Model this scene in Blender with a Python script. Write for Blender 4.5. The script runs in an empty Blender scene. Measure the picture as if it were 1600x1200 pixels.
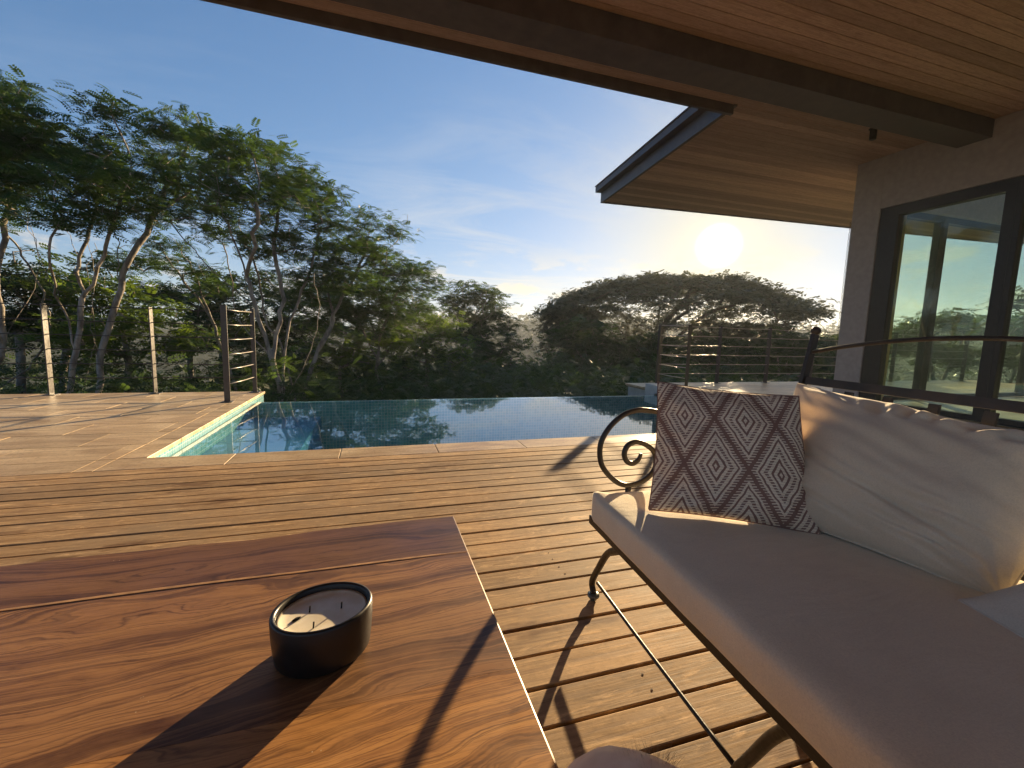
import bpy, bmesh, math, random
import numpy as np
from mathutils import Vector, Matrix, noise as mnoise

scene = bpy.context.scene
COL = scene.collection
rad = math.radians

# ------------------------------------------------------------------ camera
CAM_H = 0.88
PITCH, ROLL, YAW = 0.116357, 0.028292, 0.304656
cam_data = bpy.data.cameras.new("camera")
cam = bpy.data.objects.new("camera", cam_data)
COL.objects.link(cam)
cam_data.sensor_width = 36.0
cam_data.lens = 681.26 / 1600.0 * 36.0
cam_data.clip_start = 0.02
cam_data.clip_end = 6000
cy_, sy_ = math.cos(YAW), math.sin(YAW)
fwd = Vector((sy_ * math.cos(PITCH), cy_ * math.cos(PITCH), -math.sin(PITCH)))
rt = Vector((cy_, -sy_, 0))
upv = rt.cross(fwd)
r2 = rt * math.cos(ROLL) + upv * math.sin(ROLL)
u2 = -rt * math.sin(ROLL) + upv * math.cos(ROLL)
M = Matrix((r2, u2, -fwd)).transposed().to_4x4()
M.translation = Vector((0, 0, CAM_H))
cam.matrix_world = M
scene.camera = cam

# ------------------------------------------------------------------ sun and sky
SUN_AZ, SUN_EL = rad(41.7), rad(10.6)          # azimuth measured from +Y towards +X
SUN_DIR = Vector((math.sin(SUN_AZ) * math.cos(SUN_EL), math.cos(SUN_AZ) * math.cos(SUN_EL), math.sin(SUN_EL)))
sd = bpy.data.lights.new("sun", 'SUN')
sd.energy = 4.5
sd.angle = rad(0.5)
sd.color = (1.0, 0.735, 0.42)
sun = bpy.data.objects.new("sun", sd)
COL.objects.link(sun)
sun.rotation_euler = (-SUN_DIR).to_track_quat('-Z', 'Y').to_euler()
sun.location = (20, 20, 12)

world = bpy.data.worlds.new("World")
scene.world = world
world.use_nodes = True
wt = world.node_tree
wt.nodes.clear()


class NT:
    """small wrapper to write node trees briefly"""
    def __init__(s, tree):
        s.t = tree

    def n(s, typ, ins=None, **props):
        nd = s.t.nodes.new(typ)
        for k, v in props.items():
            setattr(nd, k, v)
        if ins:
            for k, v in ins.items():
                s.put(nd.inputs[k], v)
        return nd

    def put(s, sock, v):
        if isinstance(v, bpy.types.NodeSocket):
            s.t.links.new(v, sock)
        elif isinstance(v, bpy.types.Node):
            s.t.links.new(v.outputs[0], sock)
        else:
            if isinstance(v, tuple) and len(v) == 3 and sock.type == 'RGBA':
                v = (*v, 1)
            sock.default_value = v

    def m(s, op, a, b=0.0, c=0.0, clamp=False):
        nd = s.t.nodes.new('ShaderNodeMath')
        nd.operation = op
        nd.use_clamp = clamp
        s.put(nd.inputs[0], a)
        s.put(nd.inputs[1], b)
        s.put(nd.inputs[2], c)
        return nd.outputs[0]

    def vm(s, op, a, b=(0, 0, 0)):
        nd = s.t.nodes.new('ShaderNodeVectorMath')
        nd.operation = op
        s.put(nd.inputs[0], a)
        s.put(nd.inputs[1], b)
        return nd.outputs['Value'] if op in ('DOT_PRODUCT', 'LENGTH') else nd.outputs[0]

    def mix(s, f, a, b, mode='MIX'):
        nd = s.t.nodes.new('ShaderNodeMix')
        nd.data_type = 'RGBA'
        nd.blend_type = mode
        nd.clamp_factor = True
        s.put(nd.inputs[0], f)
        s.put(nd.inputs[6], a)
        s.put(nd.inputs[7], b)
        return nd.outputs[2]

    def rng(s, v, a, b, c=0.0, d=1.0):
        nd = s.t.nodes.new('ShaderNodeMapRange')
        s.put(nd.inputs[0], v)
        for i, q in enumerate((a, b, c, d)):
            nd.inputs[i + 1].default_value = q
        return nd.outputs[0]

    def noise(s, vec, scale, detail=3.0, rough=0.55, dist=0.0):
        nd = s.n('ShaderNodeTexNoise', {'Vector': vec, 'Scale': scale, 'Detail': detail, 'Roughness': rough, 'Distortion': dist})
        return nd.outputs[0]

    def scale(s, vec, sc, loc=(0, 0, 0), rot=(0, 0, 0)):
        nd = s.n('ShaderNodeMapping', {'Vector': vec, 'Scale': sc, 'Location': loc, 'Rotation': rot})
        return nd.outputs[0]


W = NT(wt)
wo = W.n('ShaderNodeOutputWorld')
sky = W.n('ShaderNodeTexSky')
sky.sky_type = 'NISHITA'
sky.sun_disc = False
sky.sun_elevation = SUN_EL
sky.sun_rotation = SUN_AZ
sky.altitude = 200
sky.air_density = 1.0
sky.dust_density = 0.35
sky.ozone_density = 3.0
tc = W.n('ShaderNodeTexCoord').outputs['Generated']
dirn = W.vm('NORMALIZE', tc)
sep = W.n('ShaderNodeSeparateXYZ', {0: dirn})
zc = W.m('MAXIMUM', sep.outputs[2], 0.0)
# thin cirrus, laid on a plane far above so that it flattens towards the horizon
den = W.m('ADD', zc, 0.09)
px = W.m('DIVIDE', sep.outputs[0], den)
py = W.m('DIVIDE', sep.outputs[1], den)
pv = W.n('ShaderNodeCombineXYZ', {0: px, 1: py, 2: 0.0}).outputs[0]
c1 = W.noise(W.scale(pv, (0.55, 1.3, 1), rot=(0, 0, 0.5)), 1.1, 7.0, 0.62, 0.9)
c2 = W.noise(W.scale(pv, (0.30, 0.30, 1), loc=(3.1, 1.7, 0)), 1.0, 2.0, 0.5)
cl = W.m('MULTIPLY', W.rng(c1, 0.47, 0.70), W.rng(c2, 0.40, 0.58))
lowband = W.rng(zc, 0.50, 0.10)
cl = W.m('MULTIPLY', cl, lowband)
# small low cumulus close to the horizon
c3 = W.noise(W.scale(dirn, (5.0, 5.0, 16.0), loc=(0.4, 2.2, 0)), 1.6, 5.0, 0.6)
cum = W.m('MULTIPLY', W.rng(c3, 0.53, 0.62), W.m('MULTIPLY', W.rng(zc, 0.20, 0.10), 0.75))
dt = W.m('MAXIMUM', W.vm('DOT_PRODUCT', dirn, tuple(SUN_DIR)), 0.0)
near = W.m('POWER', dt, 5.0)
ccol = W.mix(near, (3.3, 3.7, 4.3), (4.6, 4.1, 3.1))
one = (1.0, 1.0, 1.0)
skyc = W.vm('MULTIPLY', sky.outputs[0], (0.86, 1.12, 1.36))
skyc = W.vm('DIVIDE', skyc, W.vm('ADD', one, W.vm('MULTIPLY', skyc, (0.23, 0.19, 0.125))))
base = W.mix(W.m('MULTIPLY', cl, 0.85, clamp=True), skyc, ccol)
base = W.mix(cum, base, W.mix(near, (4.2, 3.8, 3.3), (4.7, 4.1, 2.9)))
hz = W.m('MULTIPLY', W.m('POWER', W.m('SUBTRACT', 1.0, zc), 14.0), 0.45)
base = W.mix(hz, base, W.mix(near, (2.8, 3.4, 3.8), (4.2, 3.8, 2.5)))
# light scattered round the sun by thin cloud, and the sun itself
aur = W.m('MULTIPLY', W.m('POWER', dt, 45.0), 0.80)
base = W.mix(aur, base, (4.1, 3.75, 2.7))
halo1 = W.m('MULTIPLY', W.m('POWER', dt, 60.0), 0.25)
halo2 = W.m('MULTIPLY', W.m('POWER', dt, 700.0), 1.8)
disc = W.m('MULTIPLY', W.m('POWER', W.rng(dt, math.cos(rad(2.9)), math.cos(rad(0.6))), 3.5), 90.0)
hsum = W.m('ADD', W.m('ADD', halo1, halo2), disc)
halo = W.vm('MULTIPLY', (1.0, 0.80, 0.42), W.n('ShaderNodeCombineXYZ', {0: hsum, 1: hsum, 2: hsum}).outputs[0])
tot = W.vm('ADD', base, halo)
bg = W.n('ShaderNodeBackground', {'Color': tot, 'Strength': 0.062})
W.put(wo.inputs[0], bg)

scene.view_settings.view_transform = 'Standard'
scene.view_settings.look = 'None'
scene.view_settings.exposure = 1.72
scene.view_settings.gamma = 1.0
scene.view_settings.use_curve_mapping = False
scene.cycles.max_bounces = 10
scene.cycles.transparent_max_bounces = 24
scene.cycles.sample_clamp_indirect = 6.0
scene.cycles.use_denoising = True


# ------------------------------------------------------------------ helpers
def tag(o, label=None, cat=None, group=None, kind=None):
    if label: o['label'] = label
    if cat: o['category'] = cat
    if group: o['group'] = group
    if kind: o['kind'] = kind
    return o


def link(name, me, mat=None, parent=None, loc=None):
    o = bpy.data.objects.new(name, me)
    COL.objects.link(o)
    if mat is not None and me is not None and len(me.materials) == 0:
        me.materials.append(mat)
    if parent is not None:
        o.parent = parent
    if loc is not None:
        o.location = loc
    return o


def empty(name, loc=(0, 0, 0), rotz=0.0):
    o = bpy.data.objects.new(name, None)
    COL.objects.link(o)
    o.location = loc
    o.rotation_euler = (0, 0, rotz)
    o.empty_display_size = 0.1
    return o


def mesh_from(verts, faces, name="mesh", smooth=False):
    me = bpy.data.meshes.new(name)
    me.from_pydata([tuple(v) for v in verts], [], faces)
    me.update()
    if smooth:
        me.polygons.foreach_set('use_smooth', [True] * len(me.polygons))
    return me


class MB:
    """collects shapes of ONE part"""
    def __init__(s):
        s.v = []
        s.f = []

    def box(s, x0, x1, y0, y1, z0, z1, mat=None):
        b = len(s.v)
        P = [(x, y, z) for z in (z0, z1) for y in (y0, y1) for x in (x0, x1)]
        if mat: P = [tuple(mat @ Vector(p)) for p in P]
        s.v += P
        s.f += [tuple(b + i for i in f) for f in ((0, 2, 3, 1), (4, 5, 7, 6), (0, 1, 5, 4), (2, 6, 7, 3), (0, 4, 6, 2), (1, 3, 7, 5))]
        return s

    def prism(s, poly, z0, z1):
        b = len(s.v); n = len(poly)
        s.v += [(p[0], p[1], z0) for p in poly] + [(p[0], p[1], z1) for p in poly]
        s.f.append(tuple(b + i for i in reversed(range(n))))
        s.f.append(tuple(b + n + i for i in range(n)))
        for i in range(n):
            j = (i + 1) % n
            s.f.append((b + i, b + j, b + n + j, b + n + i))
        return s

    def tube(s, pts, r, seg=8, caps=True):
        pts = [Vector(p) for p in pts]
        n = len(pts)
        rs = r if isinstance(r, (list, tuple)) else [r] * n
        b = len(s.v)
        t0 = (pts[1] - pts[0]).normalized()
        ref = Vector((0, 0, 1)) if abs(t0.z) < 0.9 else Vector((1, 0, 0))
        u = t0.cross(ref).normalized()
        for i in range(n):
            t = (pts[min(i + 1, n - 1)] - pts[max(i - 1, 0)]).normalized()
            u = (u - t * u.dot(t)).normalized()
            w = t.cross(u)
            for k in range(seg):
                a = 2 * math.pi * k / seg
                s.v.append(tuple(pts[i] + (u * math.cos(a) + w * math.sin(a)) * rs[i]))
        for i in range(n - 1):
            for k in range(seg):
                k2 = (k + 1) % seg
                s.f.append((b + i * seg + k, b + i * seg + k2, b + (i + 1) * seg + k2, b + (i + 1) * seg + k))
        if caps:
            s.f.append(tuple(b + k for k in reversed(range(seg))))
            s.f.append(tuple(b + (n - 1) * seg + k for k in range(seg)))
        return s

    def lathe(s, prof, c=(0, 0, 0), seg=32, sx=1.0, sy=1.0, rot=0.0):
        b = len(s.v); n = len(prof)
        for (r, z) in prof:
            for k in range(seg):
                a = 2 * math.pi * k / seg
                x, y = r * math.cos(a) * sx, r * math.sin(a) * sy
                s.v.append((c[0] + x * math.cos(rot) - y * math.sin(rot), c[1] + x * math.sin(rot) + y * math.cos(rot), c[2] + z))
        for i in range(n - 1):
            for k in range(seg):
                k2 = (k + 1) % seg
                s.f.append((b + i * seg + k, b + i * seg + k2, b + (i + 1) * seg + k2, b + (i + 1) * seg + k))
        return s

    def mesh(s, name="mesh", smooth=False, bevel=0.0, bseg=2, angle=None):
        me = mesh_from(s.v, s.f, name, smooth)
        if bevel > 0:
            bm = bmesh.new(); bm.from_mesh(me)
            bmesh.ops.bevel(bm, geom=[e for e in bm.edges], offset=bevel, segments=bseg, profile=0.5, affect='EDGES', clamp_overlap=True)
            bm.to_mesh(me); bm.free()
        return me

    def build(s, name, mat, parent=None, smooth=False, bevel=0.0, loc=None):
        return link(name, s.mesh(name, smooth, bevel), mat, parent, loc)


def catmull(pts, n=6):
    P = [Vector(p) for p in pts]
    P = [P[0] * 2 - P[1]] + P + [P[-1] * 2 - P[-2]]
    out = []
    for i in range(1, len(P) - 2):
        for k in range(n):
            t = k / n
            a, b, c, d = P[i - 1], P[i], P[i + 1], P[i + 2]
            out.append(0.5 * ((2 * b) + (c - a) * t + (2 * a - 5 * b + 4 * c - d) * t * t + (3 * b - a - 3 * c + d) * t ** 3))
    out.append(P[-2])
    return out


# ------------------------------------------------------------------ materials
MATS = {}


def newmat(name):
    m = bpy.data.materials.new(name)
    m.use_nodes = True
    m.node_tree.nodes.clear()
    T = NT(m.node_tree)
    out = T.n('ShaderNodeOutputMaterial')
    MATS[name] = m
    return m, T, out


def principled(T, out, color, rough=0.6, metal=0.0, spec=0.5, bump=None, bstr=0.3, bdist=0.01, **kw):
    ins = {'Base Color': color, 'Roughness': rough, 'Metallic': metal, 'Specular IOR Level': spec}
    ins.update(kw)
    p = T.n('ShaderNodeBsdfPrincipled', ins)
    if bump is not None:
        bn = T.n('ShaderNodeBump', {'Height': bump, 'Strength': bstr, 'Distance': bdist})
        T.put(p.inputs['Normal'], bn.outputs[0])
    T.put(out.inputs[0], p)
    return p


def plain(name, color, rough=0.5, metal=0.0, var=0.12, nscale=30, bstr=0.1, spec=0.5):
    m, T, out = newmat(name)
    co = T.n('ShaderNodeTexCoord').outputs['Object']
    nz = T.noise(co, nscale, 4)
    c = T.mix(T.rng(nz, 0.3, 0.7), tuple(x * (1 - var) for x in color), tuple(min(1, x * (1 + var)) for x in color))
    principled(T, out, c, T.rng(nz, 0.3, 0.7, rough - 0.06, min(1, rough + 0.08)), metal, spec, nz, bstr, 0.002)
    return m


def wood_mat(name, dark, mid, light, gap=1.0, rough=0.5, long_axis=0, stains=None, fine=1.0, spec=0.4, rand=0.35, grey=None):
    m, T, out = newmat(name)
    tcn = T.n('ShaderNodeTexCoord')
    oi = T.n('ShaderNodeObjectInfo')
    rnd = oi.outputs['Random']
    geo = T.n('ShaderNodeNewGeometry')
    pos = geo.outputs['Position']
    off = T.n('ShaderNodeCombineXYZ', {0: T.m('MULTIPLY', rnd, 37.0), 1: T.m('MULTIPLY', rnd, 91.0), 2: T.m('MULTIPLY', rnd, 53.0)}).outputs[0]
    v = T.vm('ADD', pos, off)
    s_ = [14.0 * fine, 14.0 * fine, 14.0 * fine]
    s_[long_axis] = 0.9 * fine
    g1 = T.noise(T.scale(v, tuple(s_)), 1.0, 5, 0.6, 0.6)
    s2 = [110.0 * fine, 110.0 * fine, 110.0 * fine]
    s2[long_axis] = 4.0 * fine
    g2 = T.noise(T.scale(v, tuple(s2)), 1.0, 3, 0.7)
    gi = T.noise(v, 38.0 * fine, 5, 0.75)
    s3 = [60.0, 60.0, 60.0]; s3[long_axis] = 9.0
    g7 = T.noise(T.scale(v, tuple(s3)), 1.0, 4, 0.7, 0.5)
    col = T.mix(T.rng(g1, 0.32, 0.68), dark, mid)
    col = T.mix(T.rng(g2, 0.35, 0.75), col, light)
    col = T.mix(T.m('MULTIPLY', T.rng(gi, 0.48, 0.66), 0.38), col, dark)
    col = T.mix(T.m('MULTIPLY', T.rng(g7, 0.50, 0.70), 0.45), col, tuple(x * 0.6 for x in dark))
    br = T.rng(rnd, 0.0, 1.0, 1.0 - rand, 1.0 + rand * 0.6)
    col = T.vm('MULTIPLY', col, T.n('ShaderNodeCombineXYZ', {0: br, 1: br, 2: br}).outputs[0])
    if grey:
        g3 = T.noise(pos, 1.7, 5, 0.65)
        col = T.mix(T.m('MULTIPLY', T.rng(g3, 0.42, 0.68), 0.75), col, grey)
        g5 = T.noise(T.scale(v, (6.0, 30.0, 6.0)), 1.0, 6, 0.75, 0.8)
        col = T.mix(T.m('MULTIPLY', T.rng(g5, 0.54, 0.66), 0.42), col, tuple(min(1, x * 1.6) for x in light))
    if stains:
        g4 = T.noise(T.scale(pos, (1.6, 5.0, 1)), 1.0, 4, 0.6)
        mask = T.m('MULTIPLY', T.rng(g4, 0.60, 0.66), stains[1])
        col = T.mix(mask, col, stains[0])
    bmp = T.m('ADD', T.m('MULTIPLY', g1, 0.5), T.m('ADD', g2, T.m('MULTIPLY', gi, 0.5)))
    principled(T, out, col, T.rng(g2, 0.3, 0.7, rough - 0.08, rough + 0.12), 0, spec, bmp, 0.25, 0.0025)
    return m


deck_mat = wood_mat('deck_teak', (0.21, 0.120, 0.054), (0.45, 0.275, 0.130), (0.62, 0.42, 0.225), rough=0.70, spec=0.22, stains=((0.13, 0.065, 0.03), 0.75), grey=(0.29, 0.215, 0.14), rand=0.34)
soffit_mat = wood_mat('soffit_wood', (0.34, 0.20, 0.140), (0.53, 0.33, 0.235), (0.63, 0.43, 0.31), rough=0.5, rand=0.30)
joist_mat = plain('joist_wood', (0.07, 0.035, 0.018), 0.8)
steel_mat = plain('dark_steel', (0.022, 0.019, 0.018), 0.42, 0.6, 0.3, 60)
post_mat = plain('fence_steel', (0.035, 0.028, 0.025), 0.36, 0.0, 0.2, 40, 0.03, 0.8)
cable_mat = plain('fence_cable', (0.035, 0.032, 0.03), 0.45, 0.2, 0.1, 40)
lit_rail_mat = plain('fence_rail_lit', (0.30, 0.28, 0.25), 0.35, 0.3, 0.1, 40)  # fence cable steel in a paler colour that stands for its sun glint
fascia_mat = plain('fascia_dark', (0.105, 0.085, 0.082), 0.5, 0.0, 0.25, 8)
stucco_mat = plain('stucco', (0.38, 0.33, 0.30), 0.85, 0, 0.10, 14, 0.3)
frame_mat = plain('window_frame_dark', (0.030, 0.027, 0.027), 0.4, 0.3, 0.15, 20)
concrete_mat = plain('pale_concrete', (0.52, 0.50, 0.46), 0.7, 0, 0.15, 9)
floor_in_mat = plain('interior_floor', (0.60, 0.57, 0.50), 0.35, 0, 0.08, 3)
ceramic_mat = plain('black_ceramic', (0.012, 0.010, 0.009), 0.38, 0, 0.2, 60)
wick_mat = plain('wick_char', (0.01, 0.008, 0.007), 0.9, 0, 0.2, 60)
rubber_mat = plain('foot_cap', (0.10, 0.12, 0.12), 0.2, 0, 0.2, 60)


def metal_wrought():
    m, T, out = newmat('wrought_iron')
    co = T.n('ShaderNodeTexCoord').outputs['Object']
    nz = T.noise(co, 90, 4)
    n2 = T.noise(co, 14, 3)
    c = T.mix(T.rng(n2, 0.4, 0.65), (0.010, 0.009, 0.008), (0.024, 0.018, 0.015))
    principled(T, out, c, T.rng(nz, 0.3, 0.7, 0.34, 0.52), 0.0, 0.45, nz, 0.35, 0.002)
    return m


iron_mat = metal_wrought()


def table_mat():
    """oiled teak slab: long wandering growth rings, knots and pale sapwood"""
    m, T, out = newmat('table_teak')
    oi = T.n('ShaderNodeObjectInfo').outputs['Random']
    oc = T.n('ShaderNodeObjectInfo').outputs['Color']
    pos = T.n('ShaderNodeNewGeometry').outputs['Position']
    off = T.n('ShaderNodeCombineXYZ', {0: T.m('MULTIPLY', oi, 13.0), 1: T.m('MULTIPLY', oi, 29.0), 2: 0.0}).outputs[0]
    v = T.vm('ADD', pos, off)
    # knots push the rings aside
    kn = T.n('ShaderNodeTexVoronoi', {'Vector': T.scale(v, (3.1, 5.6, 0.0), rot=(0, 0, 0.2)), 'Scale': 1.0, 'Randomness': 1.0})
    kd = kn.outputs['Distance']
    kf = T.m('POWER', T.rng(kd, 0.34, 0.0), 2.0)
    warp = T.noise(T.scale(v, (1.3, 3.8, 1)), 1.0, 3, 0.55)
    warp2 = T.noise(T.scale(v, (7.0, 16.0, 1)), 1.0, 4, 0.6)
    sp = T.n('ShaderNodeSeparateXYZ', {0: v})
    lean = T.m('MULTIPLY', sp.outputs[0], -0.05)
    ph = T.m('ADD', T.m('ADD', sp.outputs[1], lean), T.m('ADD', T.m('MULTIPLY', warp, 0.30), T.m('MULTIPLY', warp2, 0.022)))
    ph = T.m('ADD', ph, T.m('MULTIPLY', kf, 0.13))
    # unevenly spaced rings
    r1 = T.noise(T.n('ShaderNodeCombineXYZ', {0: 0.0, 1: T.m('MULTIPLY', ph, 34.0), 2: T.m('MULTIPLY', sp.outputs[0], 0.35)}).outputs[0], 1.0, 3, 0.65)
    r2_ = T.noise(T.n('ShaderNodeCombineXYZ', {0: 3.0, 1: T.m('MULTIPLY', ph, 95.0), 2: T.m('MULTIPLY', sp.outputs[0], 0.5)}).outputs[0], 1.0, 2, 0.6)
    fib = T.noise(T.scale(v, (16.0, 420.0, 1)), 1.0, 3, 0.7)
    patch = T.noise(T.scale(v, (1.1, 2.6, 1), loc=(4, 2, 0)), 1.0, 2, 0.5)
    dark = (0.070, 0.028, 0.013)
    mid = (0.30, 0.142, 0.056)
    lite = (0.50, 0.285, 0.115)
    c = T.mix(T.rng(r1, 0.30, 0.62), mid, lite)
    c = T.mix(T.m('MULTIPLY', T.rng(patch, 0.42, 0.66), 0.65), c, (0.165, 0.066, 0.028))
    line = T.m('POWER', T.rng(r1, 0.52, 0.40), 3.0)
    thin = T.rng(T.m('ABSOLUTE', T.m('SUBTRACT', r2_, 0.5)), 0.05, 0.0)
    c = T.mix(T.m('MULTIPLY', thin, 0.85), c, dark)
    c = T.mix(T.m('MULTIPLY', line, 0.75), c, dark)
    c = T.mix(T.m('MULTIPLY', T.rng(fib, 0.42, 0.72), 0.50), c, (0.075, 0.030, 0.014))
    pore = T.noise(T.scale(v, (60.0, 700.0, 1)), 1.0, 2, 0.6)
    c = T.mix(T.m('MULTIPLY', T.rng(pore, 0.60, 0.72), 0.6), c, (0.05, 0.02, 0.01))
    fig = T.noise(T.scale(v, (9.0, 22.0, 1)), 1.0, 5, 0.65, 0.6)
    c = T.mix(T.m('MULTIPLY', T.rng(fig, 0.35, 0.70), 0.35), c, (0.56, 0.32, 0.14))
    c = T.mix(T.m('MULTIPLY', T.rng(kf, 0.45, 0.9), 0.7), c, (0.34, 0.19, 0.09))
    c = T.mix(T.m('MULTIPLY', T.rng(kf, 0.80, 1.0), 0.8), c, (0.05, 0.02, 0.01))
    c = T.mix(1.0, c, oc, 'MULTIPLY')
    dust = T.n('ShaderNodeTexVoronoi', {'Vector': pos, 'Scale': 95.0, 'Randomness': 1.0})
    dm = T.m('MULTIPLY', T.rng(dust.outputs['Distance'], 0.10, 0.05), T.rng(T.noise(pos, 9.0, 3), 0.60, 0.66))
    c = T.mix(dm, c, (0.55, 0.42, 0.28))
    smear = T.noise(T.scale(pos, (5, 9, 1), rot=(0, 0, 0.9)), 1.0, 5, 0.6)
    rgh = T.m('ADD', T.rng(smear, 0.35, 0.7, 0.30, 0.50), T.m('MULTIPLY', fib, 0.08))
    principled(T, out, c, rgh, 0, 0.38, T.m('ADD', T.m('MULTIPLY', fib, 0.6), r2_), 0.16, 0.0012)
    return m


teak_mat = table_mat()


def stone_mat():
    m, T, out = newmat('travertine')
    oi = T.n('ShaderNodeObjectInfo').outputs['Random']
    pos = T.n('ShaderNodeNewGeometry').outputs['Position']
    off = T.n('ShaderNodeCombineXYZ', {0: T.m('MULTIPLY', oi, 31.0), 1: T.m('MULTIPLY', oi, 17.0), 2: 0.0}).outputs[0]
    v = T.vm('ADD', pos, off)
    a = T.noise(T.scale(v, (1.6, 7.0, 1), rot=(0, 0, 0.12)), 1.0, 6, 0.65, 1.2)
    b = T.noise(v, 46.0, 3)
    d = T.noise(pos, 0.8, 5, 0.6)
    c = T.mix(T.rng(a, 0.36, 0.64), (0.40, 0.26, 0.12), (0.82, 0.64, 0.39))
    c = T.mix(T.m('MULTIPLY', T.rng(d, 0.42, 0.62), 0.5), c, (0.56, 0.38, 0.20))
    c = T.mix(T.m('MULTIPLY', T.rng(b, 0.52, 0.70), 0.55), c, (0.27, 0.17, 0.10))
    br = T.rng(oi, 0, 1, 0.84, 1.12)
    c = T.vm('MULTIPLY', c, T.n('ShaderNodeCombineXYZ', {0: br, 1: br, 2: br}).outputs[0])
    principled(T, out, c, T.rng(a, 0.3, 0.7, 0.34, 0.48), 0, 0.5, T.m('ADD', a, T.m('MULTIPLY', b, 0.4)), 0.25, 0.003)
    return m


stone = stone_mat()
mortar_mat = plain('mortar', (0.34, 0.25, 0.16), 0.9, 0, 0.15, 20)


def mosaic(name, a, b, grout, size=0.025, rough=0.25):
    m, T, out = newmat(name)
    pos = T.n('ShaderNodeNewGeometry').outputs['Position']
    nrm = T.n('ShaderNodeNewGeometry').outputs['Normal']
    sp = T.n('ShaderNodeSeparateXYZ', {0: pos})
    k = 1.0 / size
    cells = []
    lines = None
    for i in range(3):
        s = T.m('MULTIPLY', sp.outputs[i], k)
        s = T.m('ADD', s, 0.37)
        cells.append(T.m('FLOOR', s))
        fr = T.m('ABSOLUTE', T.m('SUBTRACT', T.m('FRACT', s), 0.5))
        ln = T.rng(fr, 0.43, 0.46)
        # a joint does not run across the face it is parallel to
        nn = T.m('ABSOLUTE', T.n('ShaderNodeSeparateXYZ', {0: nrm}).outputs[i])
        ln = T.m('MULTIPLY', ln, T.m('SUBTRACT', 1.0, nn, clamp=True))
        lines = ln if lines is None else T.m('MAXIMUM', lines, ln)
    cv = T.n('ShaderNodeCombineXYZ', {0: cells[0], 1: cells[1], 2: cells[2]}).outputs[0]
    wn = T.n('ShaderNodeTexWhiteNoise', {'Vector': cv}).outputs['Value']
    c = T.mix(wn, a, b)
    c = T.mix(lines, c, grout)
    principled(T, out, c, rough, 0, 0.5)
    return m


mosaic_deep = mosaic('pool_mosaic', (0.085, 0.31, 0.52), (0.11, 0.35, 0.57), (0.12, 0.36, 0.56), 0.05)
mosaic_rim = mosaic('rim_mosaic', (0.10, 0.33, 0.38), (0.22, 0.46, 0.50), (0.50, 0.60, 0.58), 0.04)


def water_mat():
    m, T, out = newmat('pool_water')
    pos = T.n('ShaderNodeNewGeometry').outputs['Position']
    n1 = T.noise(T.scale(pos, (1.0, 1.6, 1)), 2.2, 3, 0.5)
    n2 = T.noise(pos, 9.0, 2, 0.5)
    h = T.m('ADD', n1, T.m('MULTIPLY', n2, 0.12))
    bn = T.n('ShaderNodeBump', {'Height': h, 'Strength': 0.03, 'Distance': 0.02}).outputs[0]
    bfw = T.n('ShaderNodeNewGeometry').outputs['Backfacing']
    fr = T.n('ShaderNodeFresnel', {'IOR': T.rng(bfw, 0, 1, 1.75, 1 / 1.75), 'Normal': bn}).outputs[0]
    gl = T.n('ShaderNodeBsdfGlossy', {'Color': (0.95, 0.97, 1.0), 'Roughness': 0.012, 'Normal': bn})
    tr = T.n('ShaderNodeBsdfTransparent', {'Color': (0.84, 0.98, 1.0)})
    mx = T.n('ShaderNodeMixShader', {0: fr, 1: tr.outputs[0], 2: gl.outputs[0]})
    T.put(out.inputs[0], mx)
    return m


def glass_mat():
    m, T, out = newmat('window_glass')
    pos = T.n('ShaderNodeNewGeometry').outputs['Position']
    bf = T.n('ShaderNodeNewGeometry').outputs['Backfacing']
    fr = T.n('ShaderNodeFresnel', {'IOR': T.rng(bf, 0, 1, 1.5, 1 / 1.5)}).outputs[0]
    gl = T.n('ShaderNodeBsdfGlossy', {'Color': (0.9, 1, 0.96), 'Roughness': 0.0})
    tr = T.n('ShaderNodeBsdfTransparent', {'Color': (0.86, 0.93, 0.88)})
    sm = T.noise(T.scale(pos, (1, 2.2, 1.6)), 1.4, 5, 0.6)
    df = T.n('ShaderNodeBsdfDiffuse', {'Color': (0.75, 0.8, 0.78)})
    mx = T.n('ShaderNodeMixShader', {0: fr, 1: tr.outputs[0], 2: gl.outputs[0]})
    m2 = T.n('ShaderNodeMixShader', {0: T.rng(sm, 0.35, 0.75, 0.005, 0.05), 1: mx.outputs[0], 2: df.outputs[0]})
    T.put(out.inputs[0], m2)
    return m


water_m = water_mat()
glass_m = glass_mat()


def fabric(name, col, weave=900.0, warm=None):
    m, T, out = newmat(name)
    co = T.n('ShaderNodeTexCoord').outputs['Object']
    a = T.noise(co, 5.0, 4, 0.6)
    w1 = T.noise(T.scale(co, (weave, weave * 0.2, weave)), 1.0, 2)
    w2 = T.noise(T.scale(co, (weave * 0.2, weave, weave)), 1.0, 2)
    w = T.m('ADD', w1, w2)
    c = T.mix(T.rng(a, 0.3, 0.7), tuple(x * 0.90 for x in col), tuple(min(1, x * 1.07) for x in col))
    c = T.mix(T.m('MULTIPLY', T.rng(w, 0.8, 1.2), 0.22), c, tuple(x * 0.72 for x in col))
    wr = T.noise(T.scale(co, (3, 7, 7)), 1.0, 4, 0.55, 1.0)
    mot = T.noise(co, 340.0, 3, 0.8)
    c = T.mix(T.m('MULTIPLY', T.rng(mot, 0.42, 0.70), 0.45), c, tuple(x * 0.66 for x in col))
    p = principled(T, out, c, 0.92, 0, 0.15, T.m('ADD', T.m('MULTIPLY', wr, 2.2), T.m('ADD', T.m('MULTIPLY', w, 0.18), T.m('MULTIPLY', mot, 0.22))), 0.42, 0.007)
    p.inputs['Sheen Weight'].default_value = 0.25
    return m


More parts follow.
